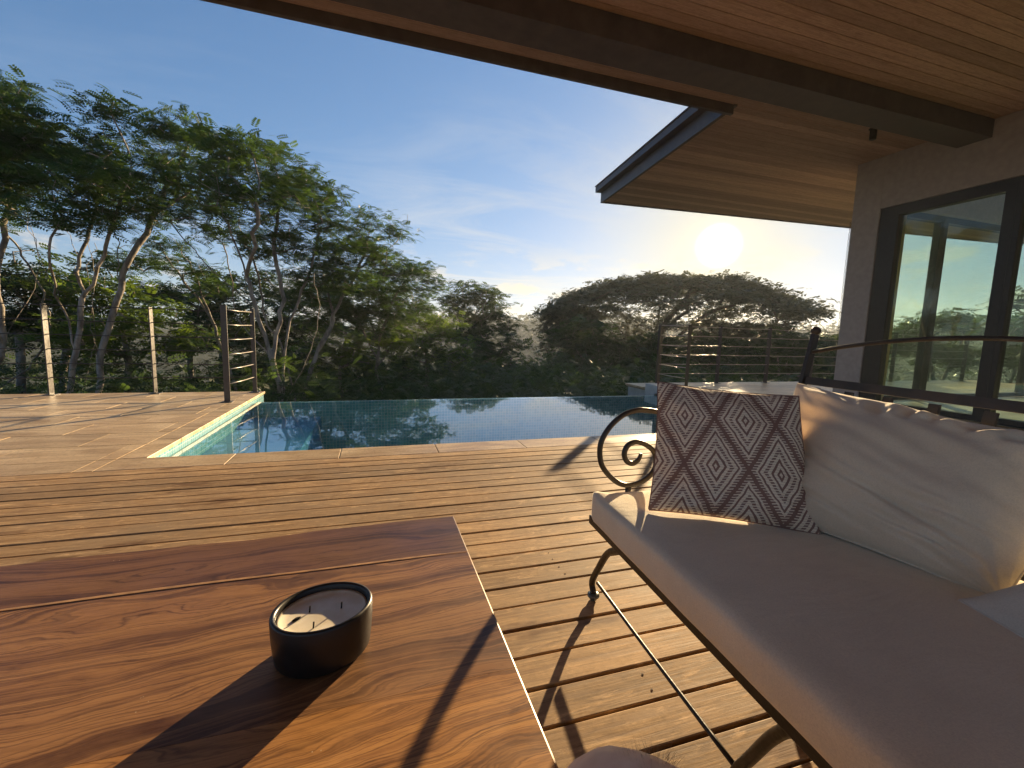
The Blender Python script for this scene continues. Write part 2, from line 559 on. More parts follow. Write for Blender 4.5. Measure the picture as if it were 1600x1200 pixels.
seat_fab = fabric('seat_fabric', (0.80, 0.72, 0.56))
beige_fab = fabric('beige_pillow_fabric', (0.80, 0.68, 0.51))
grey_fab = fabric('grey_pillow_fabric', (0.66, 0.62, 0.54))


def kilim():
    m, T, out = newmat('diamond_fabric')
    uv = T.n('ShaderNodeTexCoord').outputs['UV']
    nz = T.noise(uv, 14.0, 2)
    uvw = T.vm('ADD', uv, T.n('ShaderNodeCombineXYZ', {0: T.m('MULTIPLY', T.m('SUBTRACT', nz, 0.5), 0.02), 1: T.m('MULTIPLY', T.m('SUBTRACT', nz, 0.5), 0.015), 2: 0.0}).outputs[0])
    sp = T.n('ShaderNodeSeparateXYZ', {0: uvw})
    u = T.m('MULTIPLY', sp.outputs[0], 2.50)
    v = T.m('MULTIPLY', sp.outputs[1], 1.38)
    s = T.m('ADD', u, v)
    t = T.m('SUBTRACT', u, v)
    t = T.m('ADD', t, 10.0)
    fs = T.m('ABSOLUTE', T.m('SUBTRACT', T.m('FRACT', s), 0.5))
    ft = T.m('ABSOLUTE', T.m('SUBTRACT', T.m('FRACT', t), 0.5))
    d = T.m('MULTIPLY', T.m('MAXIMUM', fs, ft), 2.0)
    cr = T.n('ShaderNodeValToRGB', {0: d})
    cr.color_ramp.interpolation = 'CONSTANT'
    els = [(0.0, 1), (0.055, 0), (0.13, 1), (0.25, 0), (0.33, 1), (0.43, 0.5), (0.545, 1), (0.655, 0.0), (0.72, 1), (0.80, 0.5), (0.93, 0.0)]
    r = cr.color_ramp
    r.elements[0].position = 0; r.elements[0].color = (1, 1, 1, 1)
    r.elements[1].position = els[1][0]; r.elements[1].color = (0, 0, 0, 1)
    for p_, q in els[2:]:
        e = r.elements.new(p_); e.color = (q, q, q, 1)
    # little stitched ticks across the dark bands
    tick = T.m('SINE', T.m('MULTIPLY', T.m('SUBTRACT', sp.outputs[1], T.m('MULTIPLY', sp.outputs[0], 0.15)), 330.0))
    tk = T.rng(tick, 0.1, 0.6)
    band = T.rng(T.m('ABSOLUTE', T.m('SUBTRACT', T.n('ShaderNodeSeparateColor', {0: cr.outputs[0]}).outputs[0], 0.5)), 0.2, 0.1)
    val = T.mix(band, cr.outputs[0], T.n('ShaderNodeCombineColor', {0: tk, 1: tk, 2: tk}).outputs[0])
    edge = T.noise(uv, 160.0, 2)
    vv = T.rng(T.m('ADD', T.n('ShaderNodeSeparateColor', {0: val}).outputs[0], T.m('MULTIPLY', T.m('SUBTRACT', edge, 0.5), 0.8)), 0.35, 0.65)
    vv = T.m('MULTIPLY', vv, T.rng(T.m('SINE', T.m('MULTIPLY', sp.outputs[1], 330.0)), -1, 0.2, 0.72, 1.0))
    dark = T.mix(T.noise(uv, 3.0, 2), (0.31, 0.185, 0.145), (0.23, 0.135, 0.105))
    c = T.mix(vv, dark, (0.86, 0.74, 0.57))
    principled(T, out, c, 0.92, 0, 0.15, T.m('ADD', vv, T.m('MULTIPLY', edge, 0.5)), 0.5, 0.002)
    return m


kilim_m = kilim()


def wax():
    m, T, out = newmat('candle_wax')
    co = T.n('ShaderNodeNewGeometry').outputs['Position']
    a = T.noise(co, 28.0, 4)
    c = T.mix(T.rng(a, 0.4, 0.65), (0.86, 0.80, 0.66), (0.72, 0.63, 0.46))
    principled(T, out, c, 0.35, 0, 0.5, a, 0.1, 0.002, **{'Subsurface Weight': 0.15, 'Subsurface Radius': (0.01, 0.006, 0.003)})
    return m


wax_m = wax()


def skin():
    m, T, out = newmat('skin')
    co = T.n('ShaderNodeNewGeometry').outputs['Position']
    a = T.noise(co, 30.0, 4)
    b = T.noise(co, 300.0, 2)
    c = T.mix(T.rng(a, 0.35, 0.65), (0.72, 0.46, 0.34), (0.82, 0.58, 0.45))
    principled(T, out, c, 0.5, 0, 0.4, b, 0.25, 0.001, **{'Subsurface Weight': 0.15, 'Subsurface Radius': (0.01, 0.004, 0.002)})
    return m


skin_m = skin()
hair_m = plain('body_hair', (0.45, 0.30, 0.16), 0.5)


def leafmat(name, c1, c2, trans, amount=0.45):
    m, T, out = newmat(name)
    at = T.n('ShaderNodeAttribute', attribute_name='tint').outputs['Fac']
    col = T.mix(at, c1, c2)
    tcol = T.mix(at, tuple(x * 0.7 for x in trans), trans)
    df = T.n('ShaderNodeBsdfPrincipled', {'Base Color': col, 'Roughness': 0.55, 'Specular IOR Level': 0.25})
    tr = T.n('ShaderNodeBsdfTranslucent', {'Color': tcol})
    mx = T.n('ShaderNodeMixShader', {0: amount, 1: df.outputs[0], 2: tr.outputs[0]})
    T.put(out.inputs[0], mx)
    return m


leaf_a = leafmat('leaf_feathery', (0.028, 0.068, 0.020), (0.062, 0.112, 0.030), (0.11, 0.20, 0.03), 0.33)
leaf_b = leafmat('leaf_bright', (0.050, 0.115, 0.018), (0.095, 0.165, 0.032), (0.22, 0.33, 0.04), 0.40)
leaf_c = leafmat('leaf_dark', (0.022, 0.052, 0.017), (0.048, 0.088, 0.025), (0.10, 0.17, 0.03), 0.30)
leaf_e = leafmat('leaf_far', (0.040, 0.060, 0.022), (0.070, 0.090, 0.032), (0.08, 0.10, 0.03), 0.10)
leaf_d = leafmat('leaf_rain_tree', (0.050, 0.065, 0.030), (0.085, 0.095, 0.045), (0.14, 0.15, 0.06), 0.25)


def bark(name, a, b):
    m, T, out = newmat(name)
    co = T.n('ShaderNodeNewGeometry').outputs['Position']
    n1 = T.noise(T.scale(co, (3, 3, 1.0)), 3.0, 5, 0.6)
    n2 = T.noise(co, 30.0, 3)
    c = T.mix(T.rng(n1, 0.35, 0.65), a, b)
    principled(T, out, c, 0.85, 0, 0.2, n2, 0.5, 0.02)
    return m


bark_pale = bark('bark_pale', (0.12, 0.105, 0.09), (0.36, 0.325, 0.28))
bark_dark = bark('bark_dark', (0.09, 0.07, 0.05), (0.20, 0.16, 0.12))


def ground_mat():
    m, T, out = newmat('forest_floor')
    co = T.n('ShaderNodeNewGeometry').outputs['Position']
    n1 = T.noise(co, 0.35, 6, 0.7)
    n2 = T.noise(co, 3.0, 4, 0.6)
    n3 = T.noise(co, 0.05, 4, 0.6)
    c = T.mix(T.rng(n1, 0.35, 0.65), (0.014, 0.024, 0.009), (0.034, 0.048, 0.016))
    c = T.mix(T.m('MULTIPLY', T.rng(n2, 0.5, 0.7), 0.5), c, (0.045, 0.038, 0.022))
    c = T.mix(T.m('MULTIPLY', T.rng(n3, 0.5, 0.62), 0.5), c, (0.055, 0.07, 0.028))
    principled(T, out, c, 0.95, 0, 0.1, T.m('ADD', n1, T.m('MULTIPLY', n2, 0.4)), 1.0, 0.6)
    return m


ground_m = ground_mat()

# ------------------------------------------------------------------ terrain
def smooth(t):
    t = np.clip(t, 0, 1)
    return t * t * (3 - 2 * t)


def vnoise(x, y, s):
    return np.array([mnoise.noise(Vector((a * s, b * s, 7.3))) for a, b in zip(x, y)])


def ground_h(r, az, x, y):
    h = -1.7 + 0 * r
    h = h - 9.5 * smooth((r - 9) / 36)
    h = h - 4.0 * smooth((r - 45) / 50)
    h = h + (14.5 + 2.5 * np.sin(az * 2.3 + 0.9)) * smooth((r - 100) / 190)
    return h


def build_ground():
    nr, na = 90, 220
    rs = np.concatenate([np.linspace(0.0, 14, 12), np.geomspace(15, 4500, nr - 12)])
    az = np.linspace(0, 2 * np.pi, na, endpoint=False)
    Rr, A = np.meshgrid(rs, az, indexing='ij')
    X = (Rr * np.sin(A)).ravel(); Y = (Rr * np.cos(A)).ravel()
    Z = ground_h(Rr.ravel(), A.ravel(), X, Y)
    n1 = vnoise(X, Y, 0.012) * 6.0 * smooth((Rr.ravel() - 120) / 150)
    n2 = vnoise(X, Y, 0.09) * 1.6 * smooth((Rr.ravel() - 20) / 60)
    n3 = vnoise(X, Y, 0.5) * 0.25
    Z = Z + n1 + n2 + n3
    faces = []
    n = len(rs)
    for i in range(n - 1):
        for k in range(na):
            k2 = (k + 1) % na
            faces.append((i * na + k, (i + 1) * na + k, (i + 1) * na + k2, i * na + k2))
    me = mesh_from(np.stack([X, Y, Z], 1), faces, 'hillside', True)
    tag(link('hillside_ground', me, ground_m), 'wooded valley ground falling away below the terrace to low hills', kind='structure')


build_ground()

# ------------------------------------------------------------------ deck, terrace, pool
POOL_X0, POOL_X1, POOL_Y0, POOL_Y1 = -1.45, 4.35, 3.35, 5.95
WATER_Z = -0.06

b = MB()
b.box(-8.0, -1.62, -4.0, 6.62, -2.6, -0.07)
b.box(-1.62, 15.0, -4.0, 3.08, -2.6, -0.16)
b.box(4.62, 15.0, 3.08, 7.25, -2.6, -0.07)
pod = tag(b.build('terrace_base', concrete_mat), 'concrete base under the terrace and the deck', kind='structure')

# wooden deck: joists with boards laid across them
b = MB()
x = -7.8
while x < 6.6:
    b.box(x, x + 0.05, -2.0, 3.075, -0.155, -0.032)
    x += 0.45
deck = tag(b.build('wooden_deck', joist_mat), 'weathered teak deck with gaps between its boards', kind='structure')

rng = random.Random(11)
PITCHB = 0.1092
board_me = {}


def board_mesh(L):
    if L not in board_me:
        mb = MB().box(0, L, 0, PITCHB - 0.0102, -0.028, 0.0)
        me = mb.mesh('board', bevel=0.0022, bseg=2)
        me.materials.append(deck_mat)
        board_me[L] = me
    return board_me[L]


Y0B = 3.101
for k in range(46):
    y1 = Y0B - k * PITCHB
    ystart = y1 - PITCHB + 0.0102
    xx = -7.8
    seams = [6.71] if 6 < k < 34 and k % 3 else [rng.choice([-4.6, -3.7, 3.45, 4.35, 5.2]), 6.71]
    for s in seams:
        L = round(s - xx - 0.003, 3)
        o = link('board', board_mesh(L), None, deck, (xx, ystart + rng.uniform(-0.0014, 0.0014), rng.uniform(-0.0015, 0.001)))
        xx = s

# nail heads sunk in the boards nearest the table
nm = MB().lathe([(0.0001, 0.0), (0.0026, 0.0), (0.003, -0.001)], seg=8).mesh('screw_plug')
nm.materials.append(joist_mat)
for k in range(14, 30):
    yc = Y0B - (k + 0.5) * PITCHB + 0.005
    for jx in (0.66, 1.11):
        if rng.random() < 0.72: continue
        for dy in (-0.025, 0.025):
            link('screw_plug', nm, None, deck, (jx + rng.uniform(-0.005, 0.005), yc + dy, 0.0012))

# stone terraces
def tile_field(parent, x0, x1, y0, y1, tw, th, seed, gap=0.004, clip=None):
    r = random.Random(seed)
    cache = {}
    y = y0; row = 0
    while y < y1 - 0.03:
        h = min(th, y1 - y)
        xx = x0 - (tw * 0.5 if row % 2 else 0.0)
        while xx < x1 - 0.02:
            a = max(xx, x0); c = min(xx + tw, x1)
            if c - a > 0.03:
                key = (round(c - a, 3), round(h, 3))
                if key not in cache:
                    me = MB().box(0, key[0] - gap, 0, key[1] - gap, -0.03, 0).mesh('stone_tile', bevel=0.0018, bseg=1)
                    me.materials.append(stone)
                    cache[key] = me
                o = link('stone_tile', cache[key], None, parent, (a + gap / 2, y + gap / 2, r.uniform(-0.0010, 0.0010)))
                o.rotation_euler = (r.uniform(-0.0012, 0.0012), r.uniform(-0.0012, 0.0012), 0)
            xx += tw
        y += th; row += 1


b = MB().box(-7.8, -1.62, 3.106, 6.60, -0.06, -0.018)
terr = tag(b.build('stone_terrace', mortar_mat), 'sunlit travertine terrace left of the pool', kind='structure')
tile_field(terr, -7.8, -1.60, 3.36, 6.60, 0.61, 0.405, 3)
tile_field(terr, -7.8, -1.60, 3.108, 3.36, 1.22, 0.252, 5)
b = MB().box(4.55, 14.8, 3.106, 7.22, -0.06, -0.018)
terr2 = tag(b.build('stone_walk', mortar_mat), 'pale stone walk right of the pool running past the house', kind='structure')
tile_field(terr2, 4.51, 6.73, 3.108, 4.90, 0.8, 0.6, 7)
tile_field(terr2, 4.51, 14.8, 4.90, 7.20, 1.25, 0.575, 8)

# pool
pool = empty('infinity_pool', (1.4, 4.6, 0))
tag(pool, 'tiled infinity pool with still blue water and a vanishing far edge', 'pool')
pm = Matrix.Translation((-1.4, -4.6, 0))


def pbox(mb, *a):
    return mb.box(*a, mat=pm)


b = MB()
pbox(b, POOL_X0 - 0.12, POOL_X1 + 0.12, POOL_Y0 - 0.12, POOL_Y1 + 0.0, -1.05, -0.90)
pbox(b, POOL_X0 + 0.002, POOL_X0 + 0.78, POOL_Y0, POOL_Y1, -0.898, -0.24)
b.build('pool_floor', mosaic_deep, pool)
b = MB()
pbox(b, POOL_X0 - 0.14, POOL_X0, POOL_Y0 - 0.14, 6.56, -2.2, -0.032)
pbox(b, POOL_X0 + 0.001, POOL_X1 - 0.001, POOL_Y0 - 0.14, POOL_Y0, -1.3, -0.032)
pbox(b, POOL_X1, POOL_X1 + 0.14, POOL_Y0 - 0.14, 6.05, -2.2, -0.032)
b.build('pool_wall', mosaic_rim, pool)
b = MB()
pbox(b, POOL_X0 + 0.001, POOL_X1 - 0.001, POOL_Y1, POOL_Y1 + 0.11, -2.2, -0.0655)
b.build('overflow_edge', mosaic_rim, pool)
b = MB()
pbox(b, POOL_X0 + 0.001, POOL_X1 - 0.001, POOL_Y0 + 0.001, POOL_Y1 + 0.09, WATER_Z, WATER_Z + 0.0004)
wm = MB()
nx, ny = 60, 30
vv = []
for j in range(ny + 1):
    for i in range(nx + 1):
        vv.append((POOL_X0 + 0.002 + (POOL_X1 - POOL_X0 - 0.004) * i / nx - 1.4, POOL_Y0 + 0.002 + (POOL_Y1 + 0.085 - POOL_Y0) * j / ny - 4.6, WATER_Z))
ff = [(j * (nx + 1) + i, j * (nx + 1) + i + 1, (j + 1) * (nx + 1) + i + 1, (j + 1) * (nx + 1) + i) for j in range(ny) for i in range(nx)]
wo_ = link('water', mesh_from(vv, ff, 'water', True), water_m)
wo_.parent = pool
b = MB()
pbox(b, POOL_X1 + 0.0, POOL_X1 + 0.42, 5.93, 6.32, -0.9, 0.10)
b.build('end_block', concrete_mat, pool, bevel=0.006)
# steps and seams drawn by the shelf


def coping(x0, x1, y0, y1, n, axis):
    for i in range(n):
        if axis == 0:
            a = x0 + (x1 - x0) * i / n; c = x0 + (x1 - x0) * (i + 1) / n
            mb = MB().box(a + 0.002, c - 0.002, y0, y1, -0.030, 0.001, mat=pm)
        else:
            a = y0 + (y1 - y0) * i / n; c = y0 + (y1 - y0) * (i + 1) / n
            mb = MB().box(x0, x1, a + 0.002, c - 0.002, -0.030, 0.001, mat=pm)
        link('coping_stone', mb.mesh('coping_stone', bevel=0.004, bseg=2), stone, pool)


coping(-1.60, 4.50, 3.106, 3.362, 9, 0)
coping(-1.598, -1.438, 3.366, 6.60, 6, 1)
coping(4.338, 4.508, 3.366, 5.92, 5, 1)


# ------------------------------------------------------------------ cable fences
def post_mesh(w, d, h):
    mb = MB().box(-w / 2, w / 2, -d / 2, d / 2, 0.008, h)
    mb.box(-0.055, 0.055, -0.055, 0.055, 0.0, 0.008)
    me = mb.mesh('post')
    me.materials.append(post_mat)
    return me


def fence(name, label, posts, h, levels, cable_r=0.0062, group=None, ends=None, cmat=None):
    """posts: (x, y, along) where along is 0 when the fence runs in X"""
    root = empty(name, (posts[0][0], posts[0][1], 0))
    tag(root, label, 'cable fence', group or 'cable fences round the terrace edge')
    me = {0: post_mesh(0.012, 0.085, h), 1: post_mesh(0.062, 0.012, h), 2: post_mesh(0.05, 0.012, h)}
    ox, oy = posts[0][0], posts[0][1]
    for (x, y, al) in posts:
        if al == 3: continue
        link('post', me[al], None, root, (x - ox, y - oy, 0))
    P = [(x, y) for x, y, _ in posts]
    if ends:
        P = [ends[0]] + P + [ends[1]] if ends[0] else P + [ends[1]]
    for z in levels:
        pts = []
        for i in range(len(P) - 1):
            a, c = P[i], P[i + 1]
            for t in (0, 0.5):
                sag = 0.006 * math.sin(math.pi * t)
                pts.append((a[0] + (c[0] - a[0]) * t - ox, a[1] + (c[1] - a[1]) * t - oy, z - sag))
        pts.append((P[-1][0] - ox, P[-1][1] - oy, z))
        MB().tube(pts, cable_r, 6).build('cable', cmat or cable_mat, root, smooth=True)
    return root


LV = [1.055, 0.885, 0.715, 0.545, 0.375, 0.205]
fence('cable_fence', 'long cable fence along the far edge of the left stone terrace', [(-1.56, 6.50, 3), (-2.64, 6.50, 0), (-3.67, 6.50, 0), (-4.70, 6.50, 0), (-5.73, 6.50, 0), (-6.76, 6.50, 0)], 1.07, LV)
fence('cable_fence', 'short run of fence rails beside the left pool coping, from the dark gate post', [(-1.630, 5.70, 1), (-1.535, 6.50, 2)], 1.10, LV, 0.006, cmat=lit_rail_mat)
LR = [1.10, 0.92, 0.74, 0.56, 0.38, 0.20]
fence('cable_fence', 'long cable fence on the far edge of the stone walk before the umbrella tree', [(5.08, 7.02, 0), (6.47, 7.02, 0), (7.71, 7.02, 0), (8.93, 7.02, 0), (10.2, 7.02, 0), (11.45, 7.02, 0), (12.7, 7.02, 0), (14.0, 7.02, 0)], 1.135, LR, 0.007, cmat=lit_rail_mat)
fence('cable_fence', 'short fence rails at the right end of the pool, above the patterned cushion', [(5.00, 6.10, 1), (5.06, 6.95, 1)], 1.10, LR, 0.007, cmat=lit_rail_mat)

# ------------------------------------------------------------------ house
ZS = 3.45


def clip_poly(poly, nx_, ny_, d):
    """keep nx*x+ny*y<=d"""
    out = []
    for i in range(len(poly)):
        a, c = poly[i], poly[(i + 1) % len(poly)]
        da = nx_ * a[0] + ny_ * a[1] - d; dc = nx_ * c[0] + ny_ * c[1] - d
        if da <= 0: out.append(a)
        if (da < 0 < dc) or (dc < 0 < da):
            t = da / (da - dc)
            out.append((a[0] + (c[0] - a[0]) * t, a[1] + (c[1] - a[1]) * t))
    return out


house = empty('house', (6.73, 3.0, 0))
tag(house, 'low modern house with a deep timber lined roof and glass walls', 'house')


def hpart(mb, name, mat, parent=None, bevel=0.0, smooth=False):
    o = mb.build(name, mat, parent or house, smooth=smooth, bevel=bevel)
    if parent is None:
        o.location = (-6.73, -3.0, 0)
    return o


# inner corner (3.83,4.20), outer corner (4.224,7.875), far edge falls to (14.4,7.10)
XL = -5.5
XR = 15.5
kx = (4.224 - 3.83) / (7.875 - 4.20)
kf = (7.875 - 7.10) / (14.4 - 4.224)
far_at = lambda X: 7.875 - (X - 4.224) * kf
b = MB()
b.prism([(XL, -5.0), (XR, -5.0), (XR, 4.2), (XL, 4.2)], ZS + 0.024, ZS + 0.20)
b.prism([(3.83, 4.2), (XR, 4.2), (XR, far_at(XR)), (4.224, 7.875)], ZS + 0.024, ZS + 0.26)
roof = hpart(b, 'roof', fascia_mat)
pw = 0.118
y = -4.9
i = 0
while y < 7.9:
    y1 = y + pw - 0.006
    poly = None
    if y1 <= 4.2:
        poly = [(XL, y), (XR, y), (XR, y1), (XL, y1)]
    elif y < 4.2:
        y1 = 4.194
        poly = [(XL, y), (XR, y), (XR, y1), (XL, y1)]
    else:
        poly = [(3.0, y), (XR, y), (XR, y1), (3.0, y1)]
        poly = clip_poly(poly, -1.0, kx, -(3.83 - kx * 4.2) )
        poly = clip_poly(poly, kf, 1.0, 7.875 + 4.224 * kf)
    if poly and len(poly) >= 3:
        hpart(MB().prism(poly, ZS, ZS + 0.022), 'plank', soffit_mat, roof)
    y = (y + pw) if y1 != 4.194 else 4.2

# fascia boards
b = MB()
b.box(XL, 3.80, 4.203, 4.245, ZS - 0.095, ZS + 0.22)
hpart(b, 'fascia', fascia_mat, roof)
d = Vector((kx, 1, 0)).normalized()
ang = -math.atan(kx)
mt = Matrix.Translation((3.83, 4.2, 0)) @ Matrix.Rotation(ang, 4, 'Z')
b = MB()
Ls = math.hypot(3.675, 0.394)
b.box(-0.045, -0.001, -0.02, Ls + 0.04, ZS - 0.02, ZS + 0.27, mat=mt)
hpart(b, 'fascia', fascia_mat, roof)
b = MB()
b.box(-0.15, -0.047, 0.03, Ls + 0.06, ZS + 0.17, ZS + 0.185, mat=mt)
b.box(-0.15, -0.138, 0.03, Ls + 0.06, ZS + 0.187, ZS + 0.27, mat=mt)
b.box(-0.17, -0.137, 0.03, Ls + 0.06, ZS + 0.272, ZS + 0.285, mat=mt)
b.box(-0.15, -0.047, Ls + 0.061, Ls + 0.066, ZS + 0.187, ZS + 0.265, mat=mt)
hpart(b, 'gutter', fascia_mat, roof)
mt2 = Matrix.Translation((4.224, 7.875, 0)) @ Matrix.Rotation(-math.atan(kf), 4, 'Z')
b = MB()
b.box(-0.0, XR - 4.1, 0.002, 0.045, ZS - 0.02, ZS + 0.27, mat=mt2)
hpart(b, 'fascia', fascia_mat, roof)
# deep beam under the ceiling
b = MB()
b.box(XL, 6.728, 3.42, 3.74, ZS - 0.20, ZS - 0.004)
hpart(b, 'beam', fascia_mat)

# wall facing the deck, column at its far corner
WX = 6.73
b = MB()
b.box(WX, WX + 0.35, 4.53, 4.90, 0.0, ZS - 0.003)
hpart(b, 'column', stucco_mat)
b = MB()
b.box(WX, WX + 0.30, -3.0, 4.527, 2.745, ZS - 0.003)
b.box(WX, WX + 0.30, -3.0, -1.45, 0.0, 2.742)
b.box(WX + 0.353, 14.9, 4.62, 4.90, 2.86, ZS - 0.003)
b.box(14.6, 14.9, -3.0, 4.617, 0.0, ZS - 0.003)
b.box(WX + 0.303, 14.597, -3.3, -3.0, 0.0, ZS - 0.003)
hpart(b, 'wall', stucco_mat)
b = MB().box(WX + 0.1, 14.59, -2.99, 4.61, -0.05, 0.012)
hpart(b, 'floor', floor_in_mat)


def window(y0, y1, x=WX + 0.02, z0=0.0, z1=2.74, jl=0.10, jr=0.10, head=0.13, sill=0.07, dpt=0.11):
    b = MB()
    b.box(x, x + dpt, y0, y0 + jr, z0, z1)
    b.box(x, x + dpt, y1 - jl, y1, z0, z1)
    b.box(x, x + dpt, y0 + jr, y1 - jl, z1 - head, z1)
    b.box(x, x + dpt, y0 + jr, y1 - jl, z0, z0 + sill)
    o = hpart(b, 'window', frame_mat)
    g = MB().box(x + dpt / 2 - 0.004, x + dpt / 2 + 0.004, y0 + jr, y1 - jl, z0 + sill, z1 - head).mesh('pane')
    link('pane', g, glass_m, o)
    return o


window(3.14, 4.527, jl=0.23, jr=0.10)
window(0.95, 3.137, jl=0.05, jr=0.06)
window(-1.447, 0.947, jl=0.05, jr=0.06)


def window_x(x0, x1, y=4.70, z1=2.855, j=0.07, dpt=0.10):
    b = MB()
    b.box(x0, x0 + j, y, y + dpt, 0.0, z1)
    b.box(x1 - j, x1, y, y + dpt, 0.0, z1)
    b.box(x0 + j, x1 - j, y, y + dpt, z1 - 0.09, z1)
    b.box(x0 + j, x1 - j, y, y + dpt, 0.0, 0.07)
    o = hpart(b, 'window', frame_mat)
    g = MB().box(x0 + j, x1 - j, y + dpt / 2 - 0.004, y + dpt / 2 + 0.004, 0.07, z1 - 0.09).mesh('pane')
    link('pane', g, glass_m, o)


window_x(7.083, 8.42)
window_x(8.423, 11.2, j=0.09)
window_x(11.203, 14.59)

# small lamp under the soffit and a box on the wall
lamp = empty('soffit_lamp', (5.75, 4.05, ZS))
tag(lamp, 'small dark cylinder spotlight under the soffit left of the wall', 'lamp')
MB().lathe([(0.0001, -0.13), (0.03, -0.13), (0.036, -0.125), (0.036, -0.01), (0.05, -0.008), (0.05, -0.001), (0.0001, -0.001)], seg=20).build('housing', frame_mat, lamp, smooth=False)
MB().lathe([(0.0001, -0.1315), (0.022, -0.1315)], seg=16).build('lens', ceramic_mat, lamp)

# pleated sheet for the sunlit strip behind the column, sunlight painted in its yellow
cv = []
cf = []
n = 60
for zi, z in enumerate((0.03, 2.7)):
    for i in range(n + 1):
        t = i / n
        cv.append((7.12 + 0.11 * t, 4.52 + 0.03 * math.sin(t * 40) + 0.01 * math.sin(t * 93 + zi), z))
for i in range(n):
    cf.append((i, i + 1, n + 2 + i, n + 1 + i))
cm = fabric('lit_strip_yellow', (0.70, 0.56, 0.30))
strip_ob = link('lit_strip', mesh_from([(a - 7.17, b_ - 4.52, c) for a, b_, c in cv], cf, 'lit_strip', True), cm, None, (7.17, 4.52, 0))
sm = strip_ob.modifiers.new('thickness', 'SOLIDIFY'); sm.thickness = 0.003
tag(strip_ob, 'narrow pale yellow sheet behind the glass, standing in for a sunlit strip next to the column', 'lit_strip')

# rain chain beyond the room
rc = MB()
z = 3.40
k = 0
while z > 0.15:
    pts = [(0.018 * math.cos(a) if k % 2 == 0 else 0, 0 if k % 2 == 0 else 0.018 * math.cos(a), z + 0.04 * math.sin(a)) for a in [2 * math.pi * t / 10 for t in range(11)]]
    rc.tube(pts, 0.004, 5, caps=False)
    z -= 0.07
    k += 1
ch = rc.build('rain_chain', frame_mat, None, loc=(9.75, 7.12, 0))
tag(ch, 'thin rain chain hanging from the roof edge, seen through the glass door', 'rain chain')


# ------------------------------------------------------------------ table
table = empty('coffee_table', (-0.62, 0.45, 0))
tag(table, 'solid teak low table with an uneven live front edge', 'table')
TZ = 0.42
tx0, tx1 = -1.42, 0.184
hx = lambda t: t


def edge_far(x):
    # live edge: a broad step near the middle
    s = 1.0 / (1.0 + math.exp((x + 0.16) * 40))
    return 1.040 - 0.012 * s - 0.022 * max(0, -x - 0.2) + 0.003 * math.sin(x * 9) + 0.0015 * math.sin(x * 31)


def seam(x, y0, a):
    return y0 + a * math.sin(x * 5.0 + y0 * 10) + a * 0.5 * math.sin(x * 13.0)


bounds = [edge_far,
          lambda x: seam(x, 0.857, 0.003),
          lambda x: seam(x, 0.522, 0.002) + 0.01 * x,
          lambda x: seam(x, 0.215, 0.002),
          lambda x: -0.13]
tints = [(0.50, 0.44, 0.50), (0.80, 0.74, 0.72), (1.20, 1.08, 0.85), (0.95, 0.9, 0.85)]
NXS = 40
for i in range(4):
    mb = MB()
    top = []; low = []
    for k in range(NXS + 1):
        X = tx0 + (tx1 - tx0) * k / NXS
        top.append((X + 0.62, bounds[i](X) - 0.45 - (0.0004 if i else 0)))
        low.append((X + 0.62, bounds[i + 1](X) - 0.45 + 0.0001))
    nv = NXS + 1
    V = []
    zt = TZ
    for z in (zt - 0.05, zt):
        V += [(p[0], p[1], z) for p in low] + [(p[0], p[1], z) for p in top]
    F = []
    for k in range(NXS):
        F.append((k, nv + k, nv + k + 1, k + 1))
        F.append((2 * nv + k, 2 * nv + k + 1, 3 * nv + k + 1, 3 * nv + k))
        F.append((k, k + 1, 2 * nv + k + 1, 2 * nv + k))
        F.append((nv + k + 1, nv + k, 3 * nv + k, 3 * nv + k + 1))
    F.append((0, 2 * nv, 3 * nv, nv))
    F.append((NXS, nv + NXS, 3 * nv + NXS, 2 * nv + NXS))
    me = mesh_from(V, F, 'plank')
    bm = bmesh.new(); bm.from_mesh(me)
    bmesh.ops.recalc_face_normals(bm, faces=bm.faces)
    ed = [e for e in bm.edges if len(e.link_faces) == 2 and e.calc_face_angle() > 1.2 and (abs((e.verts[0].co.x + e.verts[1].co.x) / 2 - (tx1 + 0.62)) < 1e-4 or (i == 0 and e.verts[0].co.y > 0.52))]
    bmesh.ops.bevel(bm, geom=ed, offset=0.0028, segments=2, profile=0.5, affect='EDGES')
    bm.to_mesh(me); bm.free()
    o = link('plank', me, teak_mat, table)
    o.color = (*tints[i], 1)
# the pale sapwood streak between the first two planks
mb = MB()
V = []; F = []
for k in range(NXS + 1):
    X = tx0 + (tx1 - tx0 - 0.004) * k / NXS
    w = 0.0048 + 0.0034 * math.sin(X * 7) * math.sin(X * 3 + 1)
    w = max(0.0008, w * (1.0 if X < -0.05 else max(0.15, 1 - (X + 0.05) * 4)))
    c = bounds[1](X) - 0.45
    V += [(X + 0.62, c - w, TZ + 0.0011), (X + 0.62, c + w * 0.5, TZ + 0.0011)]
for k in range(NXS):
    F.append((2 * k, 2 * k + 2, 2 * k + 3, 2 * k + 1))
sap = plain('sapwood', (0.42, 0.24, 0.115), 0.5, 0, 0.3, 40)
so = link('sapwood_streak', mesh_from(V, F, 'sap'), sap, table)
for (x, y) in ((-0.72, 0.46), (0.70, 0.46), (-0.72, -0.48), (0.70, -0.48)):
    MB().box(x - 0.04, x + 0.04, y - 0.04, y + 0.04, 0.0, TZ - 0.052).build('leg', iron_mat, table, bevel=0.004)
b = MB()
b.box(-0.70, 0.68, 0.43, 0.49, TZ - 0.09, TZ - 0.0515)
b.box(-0.70, 0.68, -0.51, -0.45, TZ - 0.09, TZ - 0.0515)
b.build('apron', iron_mat, table)

